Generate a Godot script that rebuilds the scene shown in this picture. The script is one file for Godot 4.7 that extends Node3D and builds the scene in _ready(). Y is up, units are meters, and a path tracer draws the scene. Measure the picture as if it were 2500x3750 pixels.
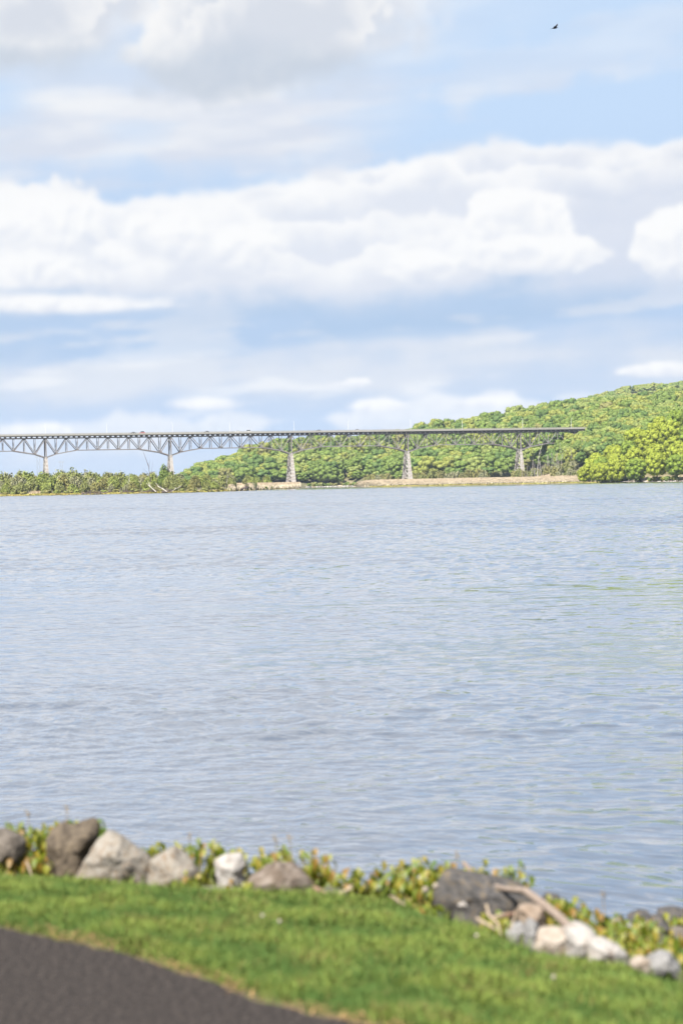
extends Node3D
# River bank with a long steel deck-truss bridge. x = right, y = up, -z = away from the viewer; "D" is the distance away (-z).

const CAM_H := 4.0
const FPX := 7292.0                 # focal length in pixels of the 2500 px wide photograph
const EXPO := 3.0
const SHADE := 0.78                # every base colour is scaled by this
const LOCAL_Z := Vector3(0.2826, 0.0, 0.9592)
const BRIDGE_TURN := 0.2865
const SPAN := 99.93
const DECK_TOP := 46.05

var rng := RandomNumberGenerator.new()
var used := {}
var M := {}
var fb: FastNoiseLite
var gn: FastNoiseLite
var cel: FastNoiseLite
var cell_fine: FastNoiseLite
var cel_big: FastNoiseLite
var unit_box: BoxMesh

class Geo:
	var v := PackedVector3Array()
	var n := PackedVector3Array()
	var c := PackedColorArray()
	var uv := PackedVector2Array()
	var ix := PackedInt32Array()
	var col := Color.WHITE
	func tri_i(a: int, b: int, d: int) -> void:
		var nn := (v[d] - v[a]).cross(v[b] - v[a])
		if nn.dot(n[a] + n[b] + n[d]) < 0.0:
			ix.append_array([a, d, b])
		else:
			ix.append_array([a, b, d])
	func vert(p: Vector3, nn: Vector3, t := Vector2.ZERO) -> int:
		v.append(p)
		n.append(nn)
		c.append(col)
		uv.append(t)
		return v.size() - 1
	func quad(a: Vector3, b: Vector3, d: Vector3, e: Vector3) -> void:
		var nn := (d - a).cross(b - a).normalized()
		var k := v.size()
		vert(a, nn, Vector2(0, 0)); vert(b, nn, Vector2(1, 0)); vert(d, nn, Vector2(1, 1)); vert(e, nn, Vector2(0, 1))
		ix.append_array([k, k + 1, k + 2, k, k + 2, k + 3])
	func tri(a: Vector3, b: Vector3, d: Vector3) -> void:
		var nn := (d - a).cross(b - a).normalized()
		var k := v.size()
		vert(a, nn); vert(b, nn); vert(d, nn)
		ix.append_array([k, k + 1, k + 2])
	# eight corners: bottom ring 0..3, top ring 4..7
	func hexa(p: Array) -> void:
		quad(p[0], p[1], p[5], p[4]); quad(p[1], p[2], p[6], p[5]); quad(p[2], p[3], p[7], p[6]); quad(p[3], p[0], p[4], p[7])
		quad(p[4], p[5], p[6], p[7]); quad(p[3], p[2], p[1], p[0])
	func box(m: Vector3, s: Vector3) -> void:
		var h := s * 0.5
		hexa([m + Vector3(-h.x, -h.y, h.z), m + Vector3(h.x, -h.y, h.z), m + Vector3(h.x, -h.y, -h.z), m + Vector3(-h.x, -h.y, -h.z),
			m + Vector3(-h.x, h.y, h.z), m + Vector3(h.x, h.y, h.z), m + Vector3(h.x, h.y, -h.z), m + Vector3(-h.x, h.y, -h.z)])
	# horizontal rectangles of (width x, depth z) about two centres
	func frustum(a: Vector3, sa: Vector2, b: Vector3, sb: Vector2) -> void:
		var p := []
		for q in [[a, sa], [b, sb]]:
			var m: Vector3 = q[0]
			var s: Vector2 = q[1] * 0.5
			p.append_array([m + Vector3(-s.x, 0, s.y), m + Vector3(s.x, 0, s.y), m + Vector3(s.x, 0, -s.y), m + Vector3(-s.x, 0, -s.y)])
		hexa(p)
	func tube(pts: Array, radii: Array, sides := 6) -> void:
		var start := v.size()
		for k in pts.size():
			var d: Vector3 = (pts[mini(k + 1, pts.size() - 1)] - pts[maxi(k - 1, 0)]).normalized()
			var s := d.cross(Vector3(0.31, 0.2, 0.93)).normalized()
			var t := d.cross(s)
			for j in sides:
				var w := TAU * j / sides
				var o := s * cos(w) + t * sin(w)
				vert(pts[k] + o * radii[k], o, Vector2(float(j) / sides, k))
		for k in pts.size() - 1:
			for j in sides:
				var a := start + k * sides + j
				var b := start + k * sides + (j + 1) % sides
				tri_i(a, b, b + sides)
				tri_i(a, b + sides, a + sides)
		for e in [0, pts.size() - 1]:
			var d: Vector3 = (pts[0] - pts[1]).normalized() if e == 0 else (pts[-1] - pts[-2]).normalized()
			var m := vert(pts[e] + d * radii[e] * 0.3, d)
			for j in sides:
				tri_i(m, start + e * sides + j, start + e * sides + (j + 1) % sides)
	func ellipsoid(m: Vector3, r: Vector3, us := 8, vs := 6) -> void:
		var start := v.size()
		for j in vs + 1:
			var la := PI * j / vs - PI / 2
			for i in us + 1:
				var lo := TAU * i / us
				var d := Vector3(cos(la) * cos(lo), sin(la), cos(la) * sin(lo))
				vert(m + d * r, (d / r).normalized(), Vector2(float(i) / us, float(j) / vs))
		for j in vs:
			for i in us:
				var a := start + j * (us + 1) + i
				tri_i(a, a + 1, a + us + 2)
				tri_i(a, a + us + 2, a + us + 1)
	func mesh() -> ArrayMesh:
		var arr := []
		arr.resize(Mesh.ARRAY_MAX)
		arr[Mesh.ARRAY_VERTEX] = v
		arr[Mesh.ARRAY_NORMAL] = n
		arr[Mesh.ARRAY_COLOR] = c
		arr[Mesh.ARRAY_TEX_UV] = uv
		arr[Mesh.ARRAY_INDEX] = ix
		var m := ArrayMesh.new()
		m.add_surface_from_arrays(Mesh.PRIMITIVE_TRIANGLES, arr)
		return m

# ---------------------------------------------------------------- naming and placing
func numbered(called: String) -> String:
	var k: int = used.get(called, 0)
	used[called] = k + 1
	return called if k == 0 else "%s_%03d" % [called, k]

func tag(o: Node, label: String, category: String, group := "") -> void:
	o.set_meta("label", label)
	o.set_meta("category", category)
	if group != "":
		o.set_meta("group", group)

func thing(called: String, at: Vector3, label := "", category := "", group := "") -> Node3D:
	var o := Node3D.new()
	o.name = numbered(called)
	o.position = at
	add_child(o)
	if label != "":
		tag(o, label, category, group)
	return o

func part(called: String, mesh: Mesh, mat: Material, parent: Node) -> MeshInstance3D:
	var o := MeshInstance3D.new()
	o.name = called if parent != self else numbered(called)
	o.mesh = mesh
	o.material_override = mat
	parent.add_child(o, true)
	return o

func setting(called: String, mesh: Mesh, mat: Material, kind := "structure") -> MeshInstance3D:
	var o := part(called, mesh, mat, self)
	o.set_meta("kind", kind)
	return o

func copy(src: Node3D, called: String, at: Vector3, turn: float, size: Vector3) -> Node3D:
	var o: Node3D = src.duplicate()
	o.name = numbered(called)
	add_child(o)
	o.transform = Transform3D(Basis(Vector3.UP, turn).scaled_local(size), at)
	return o

func pl(t: Array, x: float) -> float:
	if x <= t[0][0]:
		return t[0][1]
	for k in range(1, t.size()):
		if x <= t[k][0]:
			return lerpf(t[k - 1][1], t[k][1], (x - t[k - 1][0]) / (t[k][0] - t[k - 1][0]))
	return t[-1][1]

func r(a: float, b: float) -> float:
	return rng.randf_range(a, b)

func noise(seed_: int, freq: float, oct := 4, type := FastNoiseLite.TYPE_SIMPLEX_SMOOTH) -> FastNoiseLite:
	var f := FastNoiseLite.new()
	f.seed = seed_
	f.noise_type = type
	f.frequency = freq
	f.fractal_octaves = oct
	f.fractal_type = FastNoiseLite.FRACTAL_FBM if oct > 1 else FastNoiseLite.FRACTAL_NONE
	return f

func lin(rr: float, g: float, b: float) -> Color:
	return Color(rr, g, b).linear_to_srgb()

func plain(rr: float, g: float, b: float, rough := 0.9, vertex := false) -> StandardMaterial3D:
	var m := StandardMaterial3D.new()
	m.albedo_color = lin(rr * SHADE, g * SHADE, b * SHADE)
	m.roughness = rough
	m.metallic_specular = 0.3
	m.vertex_color_use_as_albedo = vertex
	return m

func leafy(rr: float, g: float, b: float, through := 0.5) -> StandardMaterial3D:
	var m := plain(rr, g, b, 0.75, true)
	m.metallic_specular = 0.25
	m.backlight_enabled = true
	m.backlight = Color(0.8 * through, 1.0 * through, 0.25 * through)
	return m

# a noise texture whose colours run along a ramp of linear colours
func ramp_tex(seed_: int, freq: float, oct: int, cols: Array, size := 512, type := FastNoiseLite.TYPE_SIMPLEX_SMOOTH) -> NoiseTexture2D:
	var t := NoiseTexture2D.new()
	t.width = size
	t.height = size
	t.seamless = true
	t.noise = noise(seed_, freq, oct, type)
	var g := Gradient.new()
	var offs := PackedFloat32Array()
	var cc := PackedColorArray()
	for k in cols.size():
		offs.append(0.2 + 0.6 * k / (cols.size() - 1))
		cc.append(lin(cols[k][0] * SHADE, cols[k][1] * SHADE, cols[k][2] * SHADE))
	g.offsets = offs
	g.colors = cc
	t.color_ramp = g
	return t

func bump_tex(seed_: int, freq: float, oct: int, strength: float, size := 512) -> NoiseTexture2D:
	var t := NoiseTexture2D.new()
	t.width = size
	t.height = size
	t.seamless = true
	t.noise = noise(seed_, freq, oct)
	t.as_normal_map = true
	t.bump_strength = strength
	return t

func textured(tex: Texture2D, scale: float, rough: float, nrm: Texture2D = null, depth := 1.0) -> StandardMaterial3D:
	var m := StandardMaterial3D.new()
	m.albedo_texture = tex
	m.roughness = rough
	m.metallic_specular = 0.3
	m.uv1_triplanar = true
	m.uv1_world_triplanar = true
	m.uv1_scale = Vector3.ONE * scale
	if nrm:
		m.normal_enabled = true
		m.normal_texture = nrm
		m.normal_scale = depth
	return m

# ---------------------------------------------------------------- the sky
func srgb(rr: float, g: float, b: float) -> Vector3:
	var c := Color(rr / 255.0, g / 255.0, b / 255.0).srgb_to_linear()
	return Vector3(c.r, c.g, c.b)

func over(c: Vector3, d: Vector3, al: float) -> Vector3:
	return c.lerp(d, clampf(al, 0.0, 1.0))

var W := {}

func heads(p: Vector3) -> float:
	return -0.42 * cel_big.get_noise_3dv(p) - 0.40 * cel.get_noise_3dv(p) - 0.24 * cell_fine.get_noise_3dv(p)

func sky_color(a: float, e: float) -> Vector3:
	var ra := deg_to_rad(a)
	var p := Vector3(sin(ra) * 57.3, e, cos(ra) * 57.3)
	var away := smoothstep(11.0, 22.0, absf(a))
	var f1 := fb.get_noise_3dv(p)                                   # about a degree and finer
	var f2 := fb.get_noise_3dv(p * 0.33 + Vector3(40, 9, 3))         # three degrees
	var slow := fb.get_noise_3dv(p * 0.06 + Vector3(7, 70, 1))
	var st := fb.get_noise_3dv(Vector3(p.x * 0.16, p.y * 0.95 - p.x * 0.06, p.z * 0.16) + Vector3(11, 0, 90))   # long streaks
	var wp := p + Vector3(f1, fb.get_noise_3dv(p + Vector3(0, 55, 0)), f2) * 0.55
	var puff := heads(wp)                                            # round heads
	var lit := puff - heads(wp + Vector3(-0.14, 0.24, 0))
	var c: Vector3 = W.low
	c = c.lerp(W.mid, smoothstep(0.3, 3.2, e))
	c = c.lerp(W.high, smoothstep(6.0, 10.5, e))
	c = c.lerp(W.top, smoothstep(13.0, 45.0, e))
	c = c.lerp(W.zenith, smoothstep(40.0, 90.0, e))
	# pale streaks low over the horizon
	var top := 4.05 + 0.05 * a * (1.0 - away) + 0.35 * f2 + slow * 2.0 * away
	var al := smoothstep(top + 0.12, top - 0.28, e) * smoothstep(1.4, 3.1, e + 0.5 * st) * (0.72 + 0.75 * st + 0.25 * f1)
	c = over(c, W.streak, al)
	al = smoothstep(-0.1, 0.45, st + 0.3 * f1) * smoothstep(0.2, 1.0, e) * smoothstep(5.4, 3.2, e) * 0.62
	c = over(c, W.pale, al)
	var st2 := fb.get_noise_3dv(Vector3(p.x * 0.3, p.y * 1.8 - p.x * 0.1, p.z * 0.3) + Vector3(71, 5, 9))
	al = smoothstep(0.05, 0.4, st2) * smoothstep(0.6, 2.0, e) * smoothstep(5.8, 4.0, e) * 0.5
	c = over(c, W.white, al)
	# small heads on the horizon
	var hd := 0.30 + 0.9 * fb.get_noise_3dv(Vector3(p.x * 0.35, 3.0, p.z * 0.35)) + 0.55 * puff - absf(e - 1.75 - 0.6 * slow - 0.5 * fb.get_noise_3dv(Vector3(p.x * 0.2, 30.0, p.z * 0.2))) * 1.15
	c = over(c, W.pale.lerp(W.white, clampf(0.45 + lit * 1.6 + (e - 1.9) * 0.5, 0, 1)), smoothstep(-0.05, 0.28, hd) * 0.82)
	# blue-grey undersides between the streaks and the main bank
	var bot := 5.25 + 0.03 * a * (1.0 - away) + 0.35 * f2 + 0.2 * f1 + slow * 2.2 * away
	al = smoothstep(top - 0.3, top + 0.35, e) * smoothstep(bot + 0.9, bot - 0.1, e) * (0.58 + 0.8 * f2 + 1.0 * st)
	c = over(c, W.blue_grey, al)
	c = over(c, W.streak, smoothstep(-0.02, 0.3, st2 + 0.25 * f1 + 0.3 * st) * smoothstep(3.4, 4.4, e) * smoothstep(6.2, 5.2, e) * 0.6)
	# the main bank of cumulus right across
	var mt := pl(W.bank, a) + 0.5 * puff + 0.22 * f1 + slow * 4.0 * away
	al = smoothstep(mt + 0.08, mt - 0.22, e) * smoothstep(bot - 0.9, bot + 0.5, e + 0.5 * st + 0.25 * f1)
	if away > 0.0:
		al *= lerpf(1.0, smoothstep(-0.25, 0.1, slow + 0.3 * f2), away)
	var rise := smoothstep(bot - 0.6, bot + 2.2, e + 1.2 * f2 + 0.7 * puff + 0.5 * st)
	# rows of heads one before the other, each bright along its rim and greyer below it
	var cc: Vector3 = W.white
	for k in 5:
		var sd := mt - 0.5 * puff - 0.1 - k * 0.72 + (0.0 if k == 0 else 1.1 * fb.get_noise_3dv(Vector3(p.x * 0.3 + k * 31.0, k * 7.0, p.z * 0.3))) + 0.95 * heads(wp + Vector3(k * 13.7, k * 5.1, 0)) - e
		if sd > 0.0:
			cc = cc.lerp(W.white.lerp(W.inner, smoothstep(0.06, 1.1, sd + 0.45 * f1)), smoothstep(0.0, 0.07 + 0.2 * smoothstep(-0.2, 0.3, f2 + 0.3 * f1), sd) * (1.0 if k == 0 else 0.85))
	cc = W.blue_grey.lerp(W.light_grey, smoothstep(0.0, 0.45, rise)).lerp(cc, smoothstep(0.2, 1.0, rise))
	cc = cc.lerp(W.shadow_side, smoothstep(5.2, 7.2, a + 0.8 * f2) * smoothstep(16.0, 11.0, a) * smoothstep(mt - 0.5, mt - 1.6, e) * 0.85)
	c = over(c, cc, al)
	# heads set in and before the bank: centre a, e, half width, half height, shade under it
	for h in W.heads:
		var dx: float = (a - h[0]) / h[2]
		var dy: float = (e - h[1]) / h[3]
		if absf(dx) > 2.2 or absf(dy) > 2.4:
			continue
		var flat_: float = dy if dy > 0.0 else dy * 1.25
		var sd: float = 1.0 - sqrt(dx * dx + flat_ * flat_) + (0.75 * puff + 0.3 * f1) * (1.0 if dy > -0.3 else 0.5)
		var body: Vector3 = W.light_grey.lerp(W.white, clampf(0.7 + 2.6 * lit + 0.6 * dy, 0.0, 1.0))
		body = body.lerp(W.blue_grey, smoothstep(-0.35, -1.0, dy) * h[4])
		c = over(c, body, smoothstep(-0.02, 0.12 + h[5], sd))
	# thin veil above the bank
	al = (0.78 + 1.0 * st + 0.5 * f2) * smoothstep(8.4, 9.6, e + 0.5 * f1) * smoothstep(4.6, -1.0, a + 2.2 * f2 + (e - 11.0) * -1.5)
	al = maxf(al, smoothstep(-0.15, 0.35, st + 0.3 * f1 + 0.2 * f2) * smoothstep(7.5, 9.0, e) * 0.6)
	c = over(c, W.veil.lerp(W.white_high, clampf(0.2 + 1.2 * st2, 0.0, 0.8)), clampf(al, 0.0, 0.9) * smoothstep(32.0, 15.0, e) * (1.0 - 0.45 * smoothstep(10.9, 11.9, e + 0.4 * f2) * smoothstep(20.0, 15.0, e)))
	# two large clouds high in view
	for h in W.upper:
		var ax: float = a - h[0] - (e - h[1]) * h[5]
		var dx: float = ax / h[2]
		var dy: float = (e - h[1]) / h[3]
		if absf(dx) > 2.4 or absf(dy) > 2.4:
			continue
		var sd: float = 1.0 - pow(pow(absf(dx), 2.6) + pow(absf(dy), 2.6), 0.385) + 0.5 * puff + 0.28 * f1 + 0.2 * f2
		var soft: float = 0.13 + 0.5 * smoothstep(-0.1, 0.8, dx) + 0.3 * smoothstep(-0.2, -0.9, dy)
		var sh: float = clampf(0.95 + 0.6 * dy - 0.6 * maxf(dx, 0.0) + 2.6 * lit + 0.8 * f2, 0.0, 1.0)
		var body: Vector3 = W.grey.lerp(W.white_high, sh)
		for k in 3:
			var s2: float = sd - 0.22 - 0.26 * k + 0.7 * heads(wp + Vector3(k * 9.3 + 50.0, k * 4.0, 0)) + 0.3 * fb.get_noise_3dv(Vector3(p.x * 0.4 + k * 20.0, p.y * 0.4, p.z * 0.4))
			if s2 > 0.0 and dy > -0.5:
				body = body.lerp(W.white_high.lerp(W.grey, smoothstep(0.0, 0.55, s2)), smoothstep(0.0, 0.07, s2) * smoothstep(-0.5, -0.1, dy) * 0.75)
		body = body.lerp(W.white_high, smoothstep(0.42, 0.02, sd) * smoothstep(-0.45, 0.0, dy) * smoothstep(0.6, 0.1, dx))
		body = body.lerp(W.dark, smoothstep(-0.1, -0.7, dy + 0.4 * f2) * 0.8)
		c = over(c, body, smoothstep(-0.05, soft, sd) * 0.95)
	# scattered clouds over the rest of the sky
	var up := smoothstep(13.0, 17.0, e)
	if up > 0.0:
		var re := deg_to_rad(e)
		var q := Vector3(sin(ra) * cos(re), 0, -cos(ra) * cos(re)) / (sin(re) + 0.12) * 9.0
		var cov := 0.05 + fb.get_noise_3dv(q * 0.28 + Vector3(3, 17, 2)) + 0.35 * fb.get_noise_3dv(q * 1.1)
		var den := smoothstep(-0.1, 0.22, cov)
		var sh2 := clampf(1.0 - 0.7 * smoothstep(0.3, 0.8, cov) + 0.5 * fb.get_noise_3dv(q * 0.8 + Vector3(0.5, 5, 0.3)), 0.0, 1.0)
		c = over(c, W.light_grey.lerp(W.white, sh2), (0.14 + 0.8 * den) * up)
	return c / EXPO

func make_sky() -> PanoramaSkyMaterial:
	fb = noise(5, 0.55, 5)
	cel = noise(9, 0.85, 1, FastNoiseLite.TYPE_CELLULAR)
	cel.cellular_return_type = FastNoiseLite.RETURN_DISTANCE
	cel_big = noise(29, 0.4, 1, FastNoiseLite.TYPE_CELLULAR)
	cel_big.cellular_return_type = FastNoiseLite.RETURN_DISTANCE
	cell_fine = noise(19, 2.1, 1, FastNoiseLite.TYPE_CELLULAR)
	cell_fine.cellular_return_type = FastNoiseLite.RETURN_DISTANCE
	W = {
		"low": srgb(203, 219, 240), "mid": srgb(186, 209, 238), "high": srgb(197, 221, 249), "top": srgb(150, 190, 240), "zenith": srgb(118, 164, 226),
		"streak": srgb(220, 227, 238), "pale": srgb(226, 232, 241), "white": srgb(252, 252, 252), "light_grey": srgb(226, 231, 241), "grey": srgb(217, 222, 231),
		"inner": srgb(227, 232, 242), "shadow_side": srgb(217, 224, 238), "blue_grey": srgb(178, 203, 232), "veil": srgb(221, 226, 237), "white_high": srgb(250, 249, 248), "dark": srgb(199, 209, 222),
		"bank": [[-14.0, 8.2], [-9.8, 8.2], [-8.6, 8.3], [-7.6, 7.8], [-6.8, 7.85], [-3.0, 8.15], [-1.0, 8.5], [0.5, 8.75], [2.7, 9.15], [6.0, 9.25], [9.8, 9.2], [14.0, 9.0]],
		"heads": [[-8.6, 7.2, 1.7, 1.15, 0.3, 0.1], [-8.9, 6.0, 2.2, 0.6, 1.0, 0.5], [-4.6, 7.0, 1.6, 0.9, 0.0, 0.4], [-2.6, 6.7, 1.1, 0.7, 0.1, 0.3], [-7.6, 5.15, 2.6, 0.3, 0.4, 0.6], [5.2, 7.2, 1.15, 0.8, 0.0, 0.05], [5.6, 6.25, 1.7, 0.55, 0.35, 0.05], [2.4, 6.0, 0.9, 0.45, 0.3, 0.15], [9.5, 6.35, 0.85, 0.95, 0.2, 0.05], [9.3, 2.95, 1.1, 0.22, 0.1, 0.2], [-3.9, 2.3, 0.9, 0.22, 0.2, 0.7], [1.1, 2.15, 0.8, 0.2, 0.2, 0.5], [4.2, 2.2, 0.8, 0.16, 0.2, 0.6], [-8.5, 1.6, 0.9, 0.26, 0.2, 0.5], [0.5, 2.85, 0.3, 0.12, 0.0, 0.2],
			[-21.0, 7.0, 3.0, 1.6, 0.5, 0.1], [-30.0, 6.0, 4.0, 1.9, 0.6, 0.1], [20.0, 6.6, 2.6, 1.3, 0.5, 0.1], [31.0, 7.2, 3.5, 1.7, 0.5, 0.1], [48.0, 6.5, 5.0, 2.0, 0.6, 0.1], [-52.0, 7.0, 5.0, 2.2, 0.6, 0.1], [75.0, 6.5, 6.0, 2.0, 0.6, 0.1], [-85.0, 6.4, 6.0, 2.0, 0.6, 0.1], [120.0, 6.8, 7.0, 2.2, 0.6, 0.1], [-130.0, 6.8, 7.0, 2.2, 0.6, 0.1], [170.0, 6.5, 7.0, 2.2, 0.6, 0.1]],
		"upper": [[-1.3, 12.85, 3.6, 1.85, 0.0, 0.5], [-8.6, 13.1, 3.3, 1.45, 0.0, 0.8]],
	}
	var w := 4096
	var h := 2048
	var small := Image.create_empty(512, 256, false, Image.FORMAT_RGBF)
	for y in 256:
		var e := 90.0 - (y + 0.5) * 180.0 / 256.0
		for x in 512:
			var a := wrapf((x + 0.5) * 360.0 / 512.0, -180.0, 180.0)   # the first column looks along -z
			var c := sky_color(a, maxf(e, 0.3))
			small.set_pixel(x, y, Color(c.x, c.y, c.z))
	small.resize(w, h, Image.INTERPOLATE_BILINEAR)
	var per := w / 360.0
	for y in range(int((90.0 - 19.0) * per), int((90.0 + 0.4) * per)):
		var e := 90.0 - (y + 0.5) / per
		for xx in range(int(-15.0 * per), int(15.0 * per)):
			var a := (xx + 0.5) / per
			var x := posmod(xx, w)
			var c := sky_color(a, maxf(e, 0.05))
			var k := smoothstep(15.0, 12.5, absf(a)) * smoothstep(19.0, 16.5, e)
			if k < 1.0:
				var o := small.get_pixel(x, y)
				c = Vector3(o.r, o.g, o.b).lerp(c, k)
			small.set_pixel(x, y, Color(c.x, c.y, c.z))
	var m := PanoramaSkyMaterial.new()
	m.panorama = ImageTexture.create_from_image(small)
	return m

# ---------------------------------------------------------------- the lie of the land
const ISLAND_EDGE := [[-900.0, 1260.0], [-320.0, 1160.0], [-200.0, 1120.0], [-133.0, 1092.0], [-81.0, 1086.0], [-66.0, 1160.0], [-56.0, 1290.0], [-42.0, 1440.0], [-35.0, 1530.0], [-32.5, 1600.0], [-33.0, 1780.0], [-26.0, 1885.0], [0.0, 1905.0], [9.0, 1880.0], [14.0, 1640.0], [21.0, 1500.0], [30.0, 1455.0], [110.0, 1446.0], [166.0, 1440.0], [200.0, 1405.0], [209.0, 1345.0], [226.0, 1318.0], [300.0, 1295.0], [420.0, 1290.0], [1200.0, 1250.0]]
const RIDGE := [[-700.0, 2.0], [-330.0, 2.0], [-190.0, 3.0], [-150.0, 8.0], [-133.0, 14.0], [-95.0, 25.0], [-67.0, 34.0], [-53.0, 36.0], [15.0, 35.0], [57.0, 41.0], [98.0, 48.0], [139.0, 54.0], [180.0, 60.0], [208.0, 65.0], [249.0, 68.0], [290.0, 70.0], [345.0, 77.0], [600.0, 96.0], [1200.0, 100.0]]
const FAR_RIDGE := [[0.0, 20.0], [200.0, 62.0], [330.0, 108.0], [400.0, 121.0], [447.0, 134.0], [494.0, 146.0], [587.0, 151.0], [900.0, 165.0], [1600.0, 120.0]]
const FOOT := [[-700.0, 1900.0], [-150.0, 1905.0], [-34.0, 1915.0], [14.0, 1912.0], [60.0, 1775.0], [155.0, 1735.0], [172.0, 1650.0], [186.0, 1570.0], [235.0, 1490.0], [420.0, 1480.0], [1200.0, 1450.0]]

func shore(x: float) -> float:
	return pl(ISLAND_EDGE, x)

func ground_far(x: float, d: float) -> float:
	var inland := d - (shore(x) + 5.0 * fb.get_noise_2d(x * 0.35, d * 0.1))
	if inland < 0.0:
		return maxf(-3.0, inland * 0.06)
	var h := 0.35 * smoothstep(0.0, 4.0, inland) + 0.9 * smoothstep(4.0, 45.0, inland) + 0.7 * smoothstep(40.0, 250.0, inland)
	if x > 150.0:
		h += 25.0 * clampf((x - 158.0) / 78.0, 0.0, 1.4) * smoothstep(4.0, 135.0, inland)
	var f := pl(FOOT, x)
	var up := pow(clampf((d - f) / (2060.0 - f), 0.0, 1.0), 0.85)
	h = maxf(h, h * (1.0 - up) + pl(RIDGE, x) * up)
	if d > 2060.0:
		h -= (d - 2060.0) * 0.01
	h = maxf(h, pl(FAR_RIDGE, x) * smoothstep(2350.0, 3400.0, d) - maxf(0.0, d - 3400.0) * 0.02)
	return h + 1.5 * fb.get_noise_2d(x * 0.05, d * 0.05) * up

const CREST := [[-2.5, 8.7], [-1.5, 8.62], [-0.67, 8.43], [0.0, 8.42], [0.2, 8.38], [0.46, 8.04], [0.75, 7.67], [1.04, 7.47], [1.3, 7.25], [2.0, 6.8], [4.0, 5.8], [12.0, 3.5]]
const CREST_DROP := [[-3.0, 1.7], [-1.5, 1.71], [-0.67, 1.75], [0.0, 1.79], [0.46, 1.83], [0.75, 1.87], [1.2, 1.89], [2.0, 1.93]]
const EDGE := [[-6.0, 10.0], [-1.6, 7.6], [-1.27, 7.21], [-1.03, 6.98], [-0.83, 6.84], [-0.61, 6.55], [-0.42, 6.32], [-0.28, 6.1], [-0.03, 5.86], [0.5, 5.3], [2.0, 3.7], [8.0, -3.0]]

func ground_near(x: float, d: float) -> float:
	var e := pl(EDGE, x)
	var k := maxf(pl(CREST, x), e + 0.6)
	var dr := pl(CREST_DROP, x)
	var drop := 1.6
	if d > e:
		drop = 1.6 + (dr - 1.6) * pow(minf((d - e) / (k - e), 1.0), 1.15)
	if d > k:
		var t := d - k
		drop += t * 0.17 + 0.16 * minf(t, 4.0) * minf(t, 4.0) * 0.75 + maxf(0.0, t - 4.0) * 0.5
	return CAM_H - drop + 0.012 * fb.get_noise_2d(x * 3.0, d * 3.0) * smoothstep(0.0, 0.4, d - e)

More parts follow.
